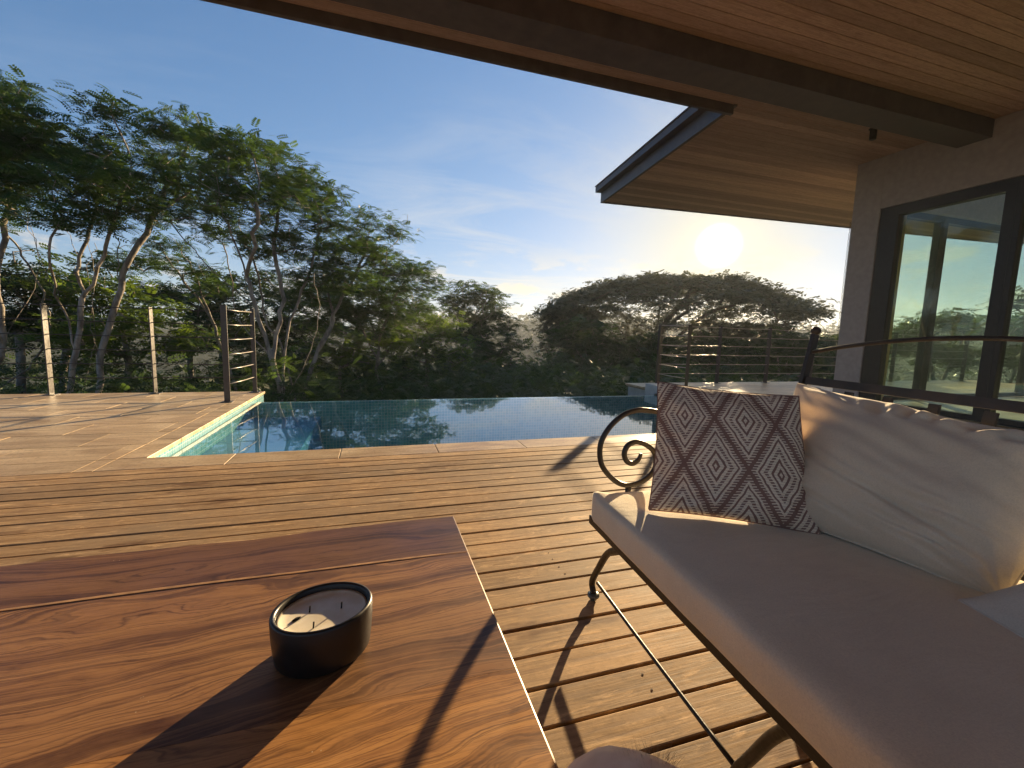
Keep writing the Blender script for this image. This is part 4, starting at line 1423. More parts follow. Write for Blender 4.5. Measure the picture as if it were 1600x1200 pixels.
# ------------------------------------------------------------------ trees
TREES = [
    {'label': 'tallest feathery tree at the far left edge, crown cut by the picture', 'kind': 'near', 'stems': [[(-7.18, 10.23, -2.16), (-6.91, 10.42, -0.55), (-6.63, 10.6, 0.38), (-6.62, 10.6, 1.55), (-6.45, 10.71, 2.84), (-6.32, 10.78, 3.77)], [(-6.63, 10.6, 0.38), (-6.29, 11.09, 1.74), (-6.33, 11.07, 2.94), (-6.18, 11.15, 3.69)], [(-6.63, 10.6, 0.38), (-6.62, 10.01, 1.6), (-6.59, 10.03, 2.96)], [(-6.91, 10.42, -0.55), (-6.76, 11.4, -0.11), (-6.49, 11.55, 0.61), (-6.49, 11.55, 1.27), (-6.7, 11.43, 2.13), (-6.92, 11.3, 2.7)]], 'blobs': [(-5.85, 10.32, 4.53, 0.67, 0.47), (-5.39, 10.21, 3.97, 0.51, 0.4), (-6.63, 10.3, 3.77, 0.88, 0.77), (-5.88, 10.08, 3.54, 0.66, 0.5), (-5.57, 10.01, 3.08, 0.5, 0.33), (-6.57, 10.35, 2.85, 0.67, 0.45), (-6.82, 11.66, 5.43, 0.5, 0.27), (-6.66, 11.42, 4.42, 0.74, 0.49)], 'r0': 0.11, 'n': 1.0},
    {'label': 'slender pale tree behind the first cable post from the left', 'kind': 'near', 'stems': [[(-5.28, 9.42, -2.03), (-5.17, 9.48, -0.78), (-5.01, 9.57, 0.34), (-4.89, 9.63, 1.23), (-4.9, 9.63, 1.99), (-4.65, 9.75, 2.79), (-4.49, 9.82, 3.69)], [(-5.01, 9.57, 0.34), (-5.24, 9.73, 1.22), (-5.42, 9.63, 1.95), (-5.55, 9.56, 2.65)], [(-4.89, 9.63, 1.23), (-4.4, 9.31, 1.98), (-4.2, 9.4, 2.75), (-3.99, 9.5, 3.54)], [(-4.9, 9.63, 1.99), (-5.37, 10.23, 2.61), (-5.4, 10.21, 3.27)], [(-5.12, 9.51, 1.21), (-4.7, 8.6, 1.85), (-4.57, 8.67, 2.53)], [(-5.17, 9.48, -0.78), (-5.49, 10.73, -0.24), (-5.33, 10.81, 0.65), (-5.34, 10.8, 1.77), (-5.22, 10.86, 2.4)]], 'blobs': [(-4.86, 10.35, 4.1, 0.47, 0.3), (-4.17, 9.24, 4.37, 0.31, 0.14), (-4.5, 9.92, 3.59, 0.66, 0.41), (-4.63, 9.16, 3.1, 0.57, 0.37), (-4.01, 9.17, 2.97, 0.59, 0.36), (-4.75, 8.63, 2.46, 0.43, 0.24), (-4.42, 9.1, 2.65, 0.52, 0.23), (-5.27, 10.59, 4.02, 0.48, 0.26)], 'r0': 0.085, 'n': 1.0},
    {'label': 'pale forked tree rising between the two cable posts', 'kind': 'near', 'stems': [[(-5.22, 10.14, -2.54), (-5.1, 10.2, -0.92), (-4.99, 10.25, 0.18), (-4.72, 10.38, 1.52), (-4.66, 10.4, 2.25), (-4.73, 10.37, 2.94), (-4.55, 10.45, 3.67)], [(-4.72, 10.38, 1.52), (-4.29, 10.83, 2.91), (-4.0, 10.94, 3.65), (-3.69, 11.05, 4.42)], [(-4.2, 10.6, 2.87), (-3.39, 10.36, 3.56)], [(-4.99, 10.25, 0.18), (-5.43, 10.87, 0.9), (-5.3, 10.93, 1.79), (-5.38, 10.89, 2.51)], [(-4.66, 10.4, 2.25), (-3.93, 9.63, 2.4), (-3.61, 9.75, 2.9)]], 'blobs': [(-3.89, 11.55, 5.09, 0.46, 0.3), (-4.14, 11.41, 4.49, 0.7, 0.4), (-4.46, 11.27, 3.76, 0.73, 0.45), (-3.31, 10.14, 3.73, 0.58, 0.41), (-3.02, 10.52, 4.56, 0.33, 0.23), (-4.49, 10.81, 3.07, 0.57, 0.25), (-3.51, 11.43, 3.59, 0.63, 0.33), (-4.28, 11.48, 4.87, 0.38, 0.27)], 'r0': 0.1, 'n': 1.0},
    {'label': 'leaning pale tree with low wispy layers behind the gate post', 'kind': 'near', 'stems': [[(-3.05, 12.64, -3.35), (-3.32, 12.57, -1.1), (-3.58, 12.5, 0.05), (-3.82, 12.43, 0.99), (-4.25, 12.28, 1.87), (-4.58, 12.16, 2.41)], [(-3.82, 12.43, 0.99), (-4.21, 12.56, 2.2), (-4.52, 12.46, 2.9)]], 'blobs': [(-5.11, 12.94, 2.46, 0.65, 0.15), (-3.81, 11.39, 2.08, 0.47, 0.17), (-5.24, 12.17, 2.1, 0.49, 0.16), (-4.67, 12.57, 2.76, 0.45, 0.14), (-3.79, 12.45, 1.83, 0.46, 0.22)], 'r0': 0.08, 'n': 1.0},
    {'label': 'broad multi stemmed feathery tree beside the pool corner', 'kind': 'near', 'stems': [[(-1.81, 10.04, -3.1), (-1.89, 10.02, -0.85), (-2.03, 10.0, 0.22), (-2.29, 9.94, 1.25), (-2.41, 9.91, 1.86), (-2.74, 9.83, 3.01), (-2.89, 9.78, 3.67)], [(-2.03, 10.0, 0.22), (-1.86, 10.28, 1.41), (-1.95, 10.27, 2.57), (-1.81, 10.29, 3.61)], [(-2.29, 9.94, 1.25), (-2.72, 9.31, 1.77), (-3.06, 9.2, 2.18), (-3.36, 9.1, 2.61)], [(-1.89, 10.02, -0.85), (-1.79, 10.8, 1.03), (-1.42, 10.86, 2.03), (-1.16, 10.89, 3.03)], [(-2.41, 9.91, 1.86), (-2.0, 8.98, 2.67), (-1.92, 9.0, 3.54)], [(-1.81, 10.04, -3.1), (-1.83, 11.3, -1.08), (-2.08, 11.26, 0.44), (-2.38, 11.2, 1.02), (-2.52, 11.17, 2.14), (-2.82, 11.1, 3.05)], [(-1.89, 10.02, -0.85), (-1.2, 8.62, 0.32), (-0.95, 8.65, 1.13), (-1.06, 8.63, 1.8)], [(-2.03, 10.0, 0.22), (-3.02, 11.56, 1.0), (-3.12, 11.53, 2.0), (-3.19, 11.52, 2.69)]], 'blobs': [(-2.47, 9.1, 3.98, 0.49, 0.33), (-2.22, 9.89, 3.97, 0.61, 0.44), (-2.57, 8.85, 3.21, 0.52, 0.37), (-1.93, 11.08, 4.32, 0.59, 0.39), (-1.54, 10.97, 3.83, 0.62, 0.48), (-1.02, 10.26, 3.75, 0.37, 0.27), (-1.9, 9.53, 3.15, 0.75, 0.43), (-2.87, 10.81, 2.85, 0.65, 0.32), (-1.35, 10.29, 2.82, 0.67, 0.4), (-2.32, 10.87, 2.59, 0.62, 0.3), (-0.97, 10.99, 3.42, 0.4, 0.35), (-3.2, 9.71, 2.94, 0.42, 0.24)], 'r0': 0.13, 'n': 1.0},
    {'label': 'sparse topped tree with a bare twig reaching right', 'kind': 'near', 'stems': [[(-1.75, 12.07, -3.95), (-1.81, 12.07, -1.38), (-1.48, 12.11, 0.1), (-0.92, 12.17, 1.41), (-0.41, 12.19, 2.41), (-0.15, 12.2, 3.24)], [(-1.48, 12.11, 0.1), (-1.06, 12.4, 1.09), (-1.27, 12.38, 2.22), (-1.03, 12.41, 3.04)], [(-0.41, 12.19, 2.41), (0.19, 11.7, 2.77), (0.56, 11.69, 3.17), (0.81, 11.67, 3.72)]], 'blobs': [(-0.2, 11.99, 3.74, 0.55, 0.21), (-0.59, 12.42, 3.27, 0.75, 0.3), (0.23, 12.03, 3.32, 0.59, 0.21), (-0.38, 11.38, 2.69, 0.8, 0.37), (-1.09, 11.68, 2.57, 0.74, 0.4), (0.33, 12.95, 2.65, 0.82, 0.39), (-0.54, 11.09, 1.97, 0.83, 0.33), (-1.46, 11.01, 2.19, 0.65, 0.29), (-1.8, 12.37, 1.78, 0.73, 0.36)], 'r0': 0.1, 'n': 1.0},
    {'label': 'round crowned tree at the right end of the near row', 'kind': 'near', 'stems': [[(0.23, 14.5, -4.71), (0.24, 14.5, -1.7), (0.02, 14.5, -0.04), (0.46, 14.49, 1.58), (1.05, 14.46, 2.61)], [(0.02, 14.5, -0.04), (-0.51, 14.74, 1.15), (-0.69, 14.73, 1.94)], [(0.46, 14.49, 1.58), (-0.2, 14.0, 2.29)]], 'blobs': [(1.05, 13.93, 2.83, 0.7, 0.29), (1.61, 14.49, 2.41, 0.62, 0.41), (0.46, 14.42, 2.37, 1.0, 0.48), (-0.48, 14.11, 1.71, 1.06, 0.5), (1.13, 15.65, 1.88, 1.1, 0.53), (-1.25, 13.71, 1.65, 0.92, 0.48), (0.07, 14.29, 1.16, 1.19, 0.48), (-1.18, 13.74, 1.02, 0.93, 0.37)], 'r0': 0.1, 'n': 1.0},
    {'label': 'low dense tree at far left below the tall crowns', 'kind': 'mid', 'stems': [[(-8.12, 13.2, -3.14), (-8.02, 13.26, -0.04), (-7.86, 13.36, 1.31)]], 'blobs': [(-8.06, 13.61, 2.07, 0.91, 0.61), (-7.17, 13.14, 1.77, 0.75, 0.6), (-7.94, 12.91, 1.14, 0.87, 0.72), (-8.0, 13.96, 0.87, 1.11, 0.64), (-8.32, 12.56, 1.65, 0.82, 0.82)], 'r0': 0.1, 'n': 1.0},
    {'label': 'yellow green tree lit by the sun behind the cable fence', 'kind': 'bright', 'stems': [[(-5.99, 12.66, -3.44), (-5.73, 12.77, -0.61), (-5.76, 12.76, 0.93)]], 'blobs': [(-5.83, 12.88, 1.76, 0.61, 0.37), (-5.86, 13.78, 1.27, 0.91, 0.46), (-4.59, 12.21, 0.96, 0.75, 0.33), (-5.47, 11.73, 0.85, 0.84, 0.42), (-4.31, 12.63, 0.43, 0.72, 0.32), (-5.6, 13.52, 0.3, 1.15, 0.43), (-6.46, 12.73, 1.19, 0.67, 0.53), (-6.27, 11.81, 0.34, 0.69, 0.41)], 'r0': 0.09, 'n': 1.0},
    {'label': 'dark tree filling the gap left of the gate post', 'kind': 'mid', 'stems': [[(-6.05, 16.95, -5.09), (-5.88, 17.01, -1.12), (-5.95, 16.99, 1.0)]], 'blobs': [(-5.63, 16.67, 1.62, 1.24, 0.58), (-4.8, 16.54, 1.45, 1.04, 0.62), (-6.41, 16.72, 1.88, 0.91, 0.32), (-4.98, 16.15, 0.62, 1.22, 0.61), (-4.52, 17.91, 0.84, 1.15, 0.92), (-7.17, 17.54, 1.81, 0.84, 0.32)], 'r0': 0.1, 'n': 1.0},
    {'label': 'dark tree low behind the forked stems by the pool corner', 'kind': 'mid', 'stems': [[(-3.63, 16.61, -5.17), (-3.32, 16.67, -1.1), (-3.26, 16.68, 0.66)]], 'blobs': [(-3.64, 17.72, 1.55, 1.26, 0.92), (-2.56, 17.38, 1.13, 1.15, 0.92), (-4.29, 17.59, -0.28, 1.14, 0.91), (-2.71, 15.61, -0.35, 1.24, 0.75), (-4.43, 15.89, -0.58, 1.02, 0.61)], 'r0': 0.1, 'n': 1.0},
    {'label': 'broad dark tree filling the belt behind the first cable posts', 'kind': 'mid', 'stems': [[(-9.3, 16.57, -4.65), (-9.1, 16.68, -1.05), (-8.87, 16.8, 0.9)]], 'blobs': [(-10.18, 17.35, 1.83, 1.17, 0.51), (-8.98, 17.49, 2.1, 1.11, 0.48), (-7.78, 17.1, 2.53, 0.8, 0.4), (-9.74, 17.54, 0.88, 1.41, 0.6), (-8.5, 17.32, 0.72, 1.22, 0.61)], 'r0': 0.12, 'n': 1.0},
    {'label': 'dark olive tree behind the low wispy layers', 'kind': 'mid', 'stems': [[(-6.11, 19.57, -6.09), (-5.83, 19.65, -1.43), (-5.63, 19.71, 1.07)]], 'blobs': [(-6.59, 20.21, 2.16, 1.25, 0.55), (-5.04, 19.36, 2.53, 1.22, 0.64), (-3.96, 19.36, 2.36, 1.12, 0.65), (-5.79, 19.53, 1.06, 1.48, 0.64), (-4.2, 19.17, 0.62, 1.49, 0.75)], 'r0': 0.12, 'n': 1.0},
    {'label': 'deep green tree closing the belt behind the round crown', 'kind': 'mid', 'stems': [[(-0.77, 19.48, -6.53), (-0.71, 19.49, -1.45), (-0.68, 19.49, 1.24)]], 'blobs': [(-2.09, 19.1, 2.44, 1.27, 0.71), (-0.7, 20.6, 2.92, 1.54, 0.78), (0.86, 19.08, 2.08, 1.34, 0.69), (-1.11, 18.29, 1.2, 1.49, 0.7), (0.58, 18.4, 0.75, 1.42, 0.72), (-2.52, 18.54, 0.67, 1.24, 0.74)], 'r0': 0.12, 'n': 1.0},
    {'label': 'bright leafed bush beyond the left part of the pool edge', 'kind': 'bright', 'stems': [[(-1.02, 15.47, -4.51), (-1.08, 15.46, -1.83), (-1.15, 15.46, -0.11)]], 'blobs': [(-1.39, 16.12, 0.5, 1.09, 0.66), (-0.34, 15.17, 0.23, 1.16, 0.63), (-2.04, 14.86, -0.08, 0.9, 0.56), (0.65, 14.52, 0.58, 0.82, 0.53), (-0.92, 16.63, -0.53, 1.38, 0.51)], 'r0': 0.07, 'n': 1.0},
    {'label': 'yellow tinged tree in the centre of the tree belt', 'kind': 'bright', 'stems': [[(2.21, 18.87, -6.57), (2.13, 18.88, -1.96), (2.03, 18.89, 0.24)]], 'blobs': [(1.75, 18.74, 1.31, 1.07, 0.7), (2.59, 18.11, 1.2, 0.92, 0.68), (1.3, 17.9, 0.39, 1.28, 0.61), (2.8, 17.71, 0.17, 1.17, 0.68), (1.95, 18.1, -0.38, 1.44, 0.58)], 'r0': 0.1, 'n': 1.0},
    {'label': 'dark tree shading the middle of the belt', 'kind': 'mid', 'stems': [[(0.62, 20.99, -7.88), (0.93, 20.98, -2.86), (1.23, 20.96, -0.44)]], 'blobs': [(1.1, 21.4, -1.39, 2.14, 0.8), (2.88, 19.95, -1.39, 1.76, 0.71), (-0.72, 19.88, -1.5, 1.66, 0.61), (3.89, 20.61, -0.7, 1.1, 0.8)], 'r0': 0.1, 'n': 1.0},
    {'label': 'domed tree standing left of the valley gap', 'kind': 'mid', 'stems': [[(6.14, 26.29, -10.63), (6.12, 26.3, -3.13), (5.81, 26.37, 0.83)]], 'blobs': [(5.38, 25.84, 3.38, 1.29, 0.53), (6.82, 27.36, 2.87, 1.06, 0.73), (4.42, 25.72, 2.65, 0.97, 0.75), (5.81, 26.44, 2.19, 1.8, 0.86), (7.42, 26.64, 1.47, 1.05, 0.72), (4.93, 26.32, 1.19, 1.39, 0.93)], 'r0': 0.16, 'n': 1.0},
    {'label': 'sunlit sloping tree just left of the valley gap', 'kind': 'mid', 'stems': [[(6.61, 24.11, -9.77), (6.54, 24.13, -3.57), (6.41, 24.16, -0.96)]], 'blobs': [(6.31, 25.4, 0.47, 1.76, 0.84), (7.25, 23.87, 0.16, 0.95, 0.73), (5.03, 23.86, -0.41, 1.42, 0.78), (6.88, 23.81, -1.0, 1.09, 0.8), (5.8, 23.17, -1.59, 1.76, 0.84)], 'r0': 0.14, 'n': 1.0},
    {'label': 'low dark tree in front of the valley gap', 'kind': 'mid', 'stems': [[(11.39, 27.75, -11.75), (11.14, 27.85, -4.34), (10.99, 27.92, -2.11)]], 'blobs': [(10.18, 28.02, -2.21, 1.32, 0.7), (11.64, 26.99, -2.02, 1.38, 0.69), (9.5, 29.44, -2.73, 1.65, 0.73), (11.89, 28.41, -2.99, 2.27, 0.54)], 'r0': 0.14, 'n': 1.0},
    {'label': 'dark tree under the left side of the great umbrella tree', 'kind': 'mid', 'stems': [[(13.9, 27.71, -11.99), (13.79, 27.76, -4.4), (13.84, 27.74, -0.75)]], 'blobs': [(12.79, 28.24, 0.56, 1.26, 0.99), (13.46, 26.67, 1.03, 1.46, 1.12), (13.39, 27.31, -0.73, 1.94, 1.15), (14.88, 26.49, -0.22, 1.57, 1.22), (14.35, 26.68, -1.99, 2.19, 0.97), (12.07, 27.85, -1.31, 0.98, 0.8)], 'r0': 0.15, 'n': 1.0},
    {'label': 'dark tree under the middle of the great umbrella tree', 'kind': 'mid', 'stems': [[(18.67, 25.99, -11.75), (18.3, 26.25, -4.24), (17.94, 26.5, -0.63)]], 'blobs': [(17.67, 27.74, -0.25, 1.86, 1.21), (17.94, 25.46, 0.09, 1.74, 1.21), (18.82, 24.54, -0.5, 1.53, 1.19), (18.4, 27.43, -2.09, 2.33, 0.93), (19.97, 25.2, -1.86, 1.77, 0.8), (17.31, 28.3, -1.7, 1.42, 1.04)], 'r0': 0.15, 'n': 1.0},
    {'label': 'dark tree behind the railing right of the pool', 'kind': 'mid', 'stems': [[(22.59, 24.06, -11.34), (22.25, 24.37, -4.01), (22.02, 24.58, -0.91)]], 'blobs': [(21.51, 24.72, 0.18, 1.76, 0.97), (23.36, 24.65, -0.01, 1.7, 0.98), (21.33, 25.66, -1.0, 1.63, 0.91), (22.81, 24.8, -1.37, 2.24, 0.81), (23.71, 23.79, -0.84, 1.49, 0.87)], 'r0': 0.15, 'n': 1.0},
    {'label': 'dark tree behind the right end of the railing', 'kind': 'mid', 'stems': [[(26.22, 21.64, -10.7), (25.84, 22.1, -3.7), (25.53, 22.45, -0.3)]], 'blobs': [(24.87, 23.17, 0.3, 1.47, 0.86), (24.97, 21.61, 0.77, 1.39, 0.82), (25.88, 20.96, 0.2, 1.38, 0.89), (25.99, 23.28, -1.01, 2.03, 0.79), (27.46, 21.64, -1.08, 1.53, 0.76)], 'r0': 0.15, 'n': 1.0},
    {'label': 'loose tree between the umbrella tree and the house column', 'kind': 'mid', 'stems': [[(32.71, 23.03, -9.9), (32.35, 23.53, -3.16), (32.15, 23.8, -0.32)]], 'blobs': [(32.71, 24.75, 0.84, 1.46, 0.68), (32.28, 22.96, 0.42, 1.57, 0.74), (32.52, 23.93, -0.8, 1.91, 0.86), (33.75, 22.79, -0.24, 1.4, 0.84), (31.76, 24.88, -0.39, 1.17, 0.68)], 'r0': 0.16, 'n': 1.0},
    {'label': 'pale stemmed tree seen through the sliding glass door', 'kind': 'mid', 'stems': [[(26.8, 13.48, -7.37), (26.43, 14.19, -1.67), (26.2, 14.62, 0.84)], [(26.43, 14.19, -1.67), (26.94, 13.75, 0.88)]], 'blobs': [(26.59, 15.46, 1.48, 1.12, 0.53), (26.41, 14.36, 2.1, 1.13, 0.5), (27.11, 13.69, 1.66, 1.05, 0.55), (26.6, 14.81, 0.52, 1.29, 0.58), (26.25, 13.33, 0.29, 1.2, 0.54), (26.46, 16.18, 0.79, 1.02, 0.61)], 'r0': 0.14, 'n': 1.0},
    {'label': 'spreading tree seen through the window pane at the right edge', 'kind': 'mid', 'stems': [[(22.26, 8.97, -5.54), (22.01, 9.57, -0.91), (21.99, 9.61, 0.94)], [(22.01, 9.57, -0.91), (22.03, 10.13, 0.92)], [(22.01, 9.57, -0.91), (21.75, 8.9, 1.18)]], 'blobs': [(22.93, 10.2, 2.56, 0.86, 0.19), (20.88, 9.6, 1.59, 0.67, 0.31), (23.12, 9.84, 1.66, 0.95, 0.43), (23.37, 9.17, 1.89, 0.91, 0.5), (22.32, 9.87, 0.59, 0.94, 0.52), (21.28, 8.49, 0.55, 1.06, 0.55), (23.46, 8.51, 1.01, 0.88, 0.66)], 'r0': 0.16, 'n': 1.0},
]



def leaf_template(L, pairs, ll, lw, droop=0.25, swept=0.5):
    v = []; f = []
    for i in range(pairs):
        t = (i + 0.6) / pairs
        x = L * t
        z = -droop * L * t * t
        l = ll * (1.0 - 0.55 * abs(t - 0.45))
        for s in (-1, 1):
            b0 = len(v)
            dx, dy = swept, s * math.sqrt(1 - swept * swept)
            tip = (x + dx * l, dy * l, z - 0.12 * l)
            mx_, my_ = x + dx * l * 0.45, dy * l * 0.45
            px_, py_ = -dy * s, dx * s
            v += [(x, 0, z), (mx_ + px_ * lw * 0.5, my_ + py_ * lw * 0.5, z - 0.02 * l), tip, (mx_ - px_ * lw * 0.5, my_ - py_ * lw * 0.5, z - 0.02 * l)]
            f.append((b0, b0 + 1, b0 + 2, b0 + 3))
    return np.array(v, float), np.array(f, int)


def leaf_mesh(name, P, D, U, S, tint, tmpl):
    V, F = tmpl
    N = len(P)
    D = D / np.linalg.norm(D, axis=1, keepdims=True)
    Sd = np.cross(U, D); Sd /= (np.linalg.norm(Sd, axis=1, keepdims=True) + 1e-9)
    Up = np.cross(D, Sd)
    vx = V[None, :, 0:1] * D[:, None, :] + V[None, :, 1:2] * Sd[:, None, :] + V[None, :, 2:3] * Up[:, None, :]
    vx = vx * S[:, None, None] + P[:, None, :]
    nv = V.shape[0]
    vx = vx.reshape(-1, 3).astype(np.float32)
    fx = (F[None, :, :] + (np.arange(N) * nv)[:, None, None]).reshape(-1, 4).astype(np.int32)
    me = bpy.data.meshes.new(name)
    me.vertices.add(len(vx)); me.vertices.foreach_set('co', vx.ravel())
    me.loops.add(fx.size); me.loops.foreach_set('vertex_index', fx.ravel())
    me.polygons.add(len(fx)); me.polygons.foreach_set('loop_start', (np.arange(len(fx)) * 4).astype(np.int32))
    at = me.attributes.new('tint', 'FLOAT', 'POINT')
    at.data.foreach_set('value', np.repeat(tint, nv).astype(np.float32))
    me.update(calc_edges=True)
    return me


T_NEAR = leaf_template(0.26, 6, 0.095, 0.036)
T_MID = leaf_template(0.36, 4, 0.20, 0.085)
T_FAR = leaf_template(0.55, 2, 0.42, 0.26)
T_DOT = leaf_template(0.5, 1, 0.55, 0.42)


def skeleton(stems, targets, rnd, seg=0.35, zpen=1.2):
    N = []; par = []
    for si, s in enumerate(stems):
        pts = catmull(s, 5)
        if si == 0:
            N.append(np.array(pts[0])); par.append(-1); last = 0
        else:
            A = np.array(N); last = int(np.argmin(np.linalg.norm(A - np.array(pts[0]), axis=1)))
        for p in pts[1:]:
            p = np.array(p) + rnd.normal(0, 0.02, 3)
            N.append(p); par.append(last); last = len(N) - 1
    nstem = len(N)
    A0 = np.array(N)
    dist = np.array([np.min(np.linalg.norm(A0 - t, axis=1)) for t in targets])
    tips = []
    buf = np.zeros((nstem + len(targets) * 14 + 10, 3)); buf[:nstem] = A0
    cnt = nstem
    for ti in np.argsort(dist):
        t = targets[ti]
        A = buf[:cnt]
        dd = np.linalg.norm(A - t, axis=1)
        cost = dd + zpen * np.maximum(0, A[:, 2] - t[2] + 0.15 * dd)
        j = int(np.argmin(cost))
        p0 = buf[j].copy(); L = dd[j]
        k = max(1, min(12, int(L / seg)))
        dprev = buf[j] - buf[par[j]] if par[j] >= 0 else np.array([0, 0, 1.0])
        dprev = dprev / (np.linalg.norm(dprev) + 1e-9)
        c = p0 + dprev * L * 0.35 + np.array([0, 0, 0.10 * L]) + rnd.normal(0, 0.06 * L, 3)
        last = j
        for i in range(1, k + 1):
            u = i / k
            p = p0 * (1 - u) ** 2 + c * 2 * u * (1 - u) + t * u * u
            if i < k: p = p + rnd.normal(0, 0.02 * seg * 2, 3)
            buf[cnt] = p; par.append(last); last = cnt; cnt += 1
        tips.append(last)
    return buf[:cnt].copy(), par, tips, nstem


def branch_mesh(name, N, par, tips, r0, rt, minr=0.0):
    n = len(N)
    c = np.zeros(n)
    for t in tips: c[t] += 1
    for i in range(n - 1, 0, -1):
        c[par[i]] += c[i]
    c = np.maximum(c, 0.5)
    r = rt * c ** 0.5
    r = np.minimum(r * (r0 / max(r[0], 1e-6)) if r[0] > r0 else r, r0)
    r = np.maximum(r, rt)
    V = []; F = []
    for i in range(1, n):
        p = par[i]
        a = N[p]; b_ = N[i]
        if r[i] < minr: continue
        d_ = b_ - a; L = np.linalg.norm(d_)
        if L < 1e-5: continue
        d_ = d_ / L
        u = np.cross(d_, [0.3, 0.9, 0.2]); u /= np.linalg.norm(u); w = np.cross(d_, u)
        sg = 8 if r[i] > 0.03 else (5 if r[i] > 0.012 else 3)
        ra = r[p] if c[p] < c[i] * 2.5 else r[i] * 1.12
        rb = r[i]
        b0 = len(V)
        a2 = a - d_ * min(ra, L) * 0.3
        for (q, rr_) in ((a2, ra), (b_ + d_ * rb * 0.2, rb)):
            for k in range(sg):
                an = 2 * math.pi * k / sg
                V.append(q + (u * math.cos(an) + w * math.sin(an)) * rr_)
        for k in range(sg):
            k2 = (k + 1) % sg
            F.append((b0 + k, b0 + k2, b0 + sg + k2, b0 + sg + k))
    return mesh_from(V, F, name, True)


def make_tree(spec, idx):
    rnd = np.random.RandomState(100 + idx * 7)
    kind = spec['kind']
    stems = spec['stems']
    near = kind == 'near'
    tmpl = T_NEAR if near else T_MID
    P = []
    for (x, y, z, rx, rz) in spec['blobs']:
        vol = rx * rx * rz
        k = int(max(8, 76 * rx * max(rz, 0.22)))
        if not near: k = int(max(8, (20 if len(P) < 400 else 14) * rx * rz + 5))
        for _ in range(k):
            v = rnd.normal(0, 1, 3); v /= np.linalg.norm(v)
            v *= rnd.uniform(0.35, 1.0) ** 0.6
            P.append((x + v[0] * rx, y + v[1] * rx * 0.9, z + v[2] * rz))
    P = np.array(P)
    st = [[Vector(p) for p in s] for s in stems]
    N, par, tips, ns = skeleton(st, P, rnd, 0.28 if near else 0.5)
    root_loc = np.array([stems[0][0][0], stems[0][0][1], stems[0][0][2]])
    g = float(ground_h(np.array([math.hypot(root_loc[0], root_loc[1])]), np.array([0.0]), 0, 0)[0]) - 0.3
    # foot of the trunk reaches the ground
    if N[0][2] > g: N[0] = np.array([N[0][0], N[0][1], g]); root_loc[2] = g
    root = empty('tree', tuple(root_loc))
    tag(root, spec['label'], 'tree', 'trees growing beyond the terrace and pool')
    tr = link('trunk', branch_mesh('trunk', N - root_loc, par, tips, spec['r0'] * (0.52 if near else 0.8), 0.0055 if near else 0.011), bark_pale, root)
    # leaves round every twig tip
    per = 22 if near else 15
    sc = 1.0 if near else max(1.0, np.hypot(root_loc[0], root_loc[1]) / 19.0)
    lp = []; ld = []; lu = []; ls = []; lt = []
    wind = np.array([0.75, 0.25, 0.0])
    for t in tips:
        p = N[t]; q = N[par[t]]
        tb = rnd.uniform(0, 1)
        for _ in range(per):
            f = rnd.uniform(-0.2, 1.15)
            base = q + (p - q) * f + rnd.normal(0, 1, 3) * np.array([0.14, 0.14, 0.05]) * (1.25 if near else 1.7 * sc)
            an = rnd.uniform(0, 2 * math.pi)
            d_ = np.array([math.cos(an), math.sin(an), rnd.normal(0.12, 0.30)]) + wind * 0.35
            up = np.array([0, 0, 1.0]) + rnd.normal(0, 0.35, 3)
            lp.append(base); ld.append(d_); lu.append(up); ls.append(rnd.uniform(0.55, 1.05) * (0.92 if near else 0.85 * sc)); lt.append(np.clip(tb * 0.6 + rnd.uniform(0, 0.4), 0, 1))
    me = leaf_mesh('crown', np.array(lp) - root_loc, np.array(ld), np.array(lu), np.array(ls), np.array(lt), tmpl)
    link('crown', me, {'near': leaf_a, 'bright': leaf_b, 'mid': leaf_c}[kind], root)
    return len(lp)


tot_l = 0
for i, t in enumerate(TREES):
    tot_l += make_tree(t, i)
print('leaf sprays', tot_l, [len(o.data.polygons) for o in COL.objects if o.name.startswith('crown')])


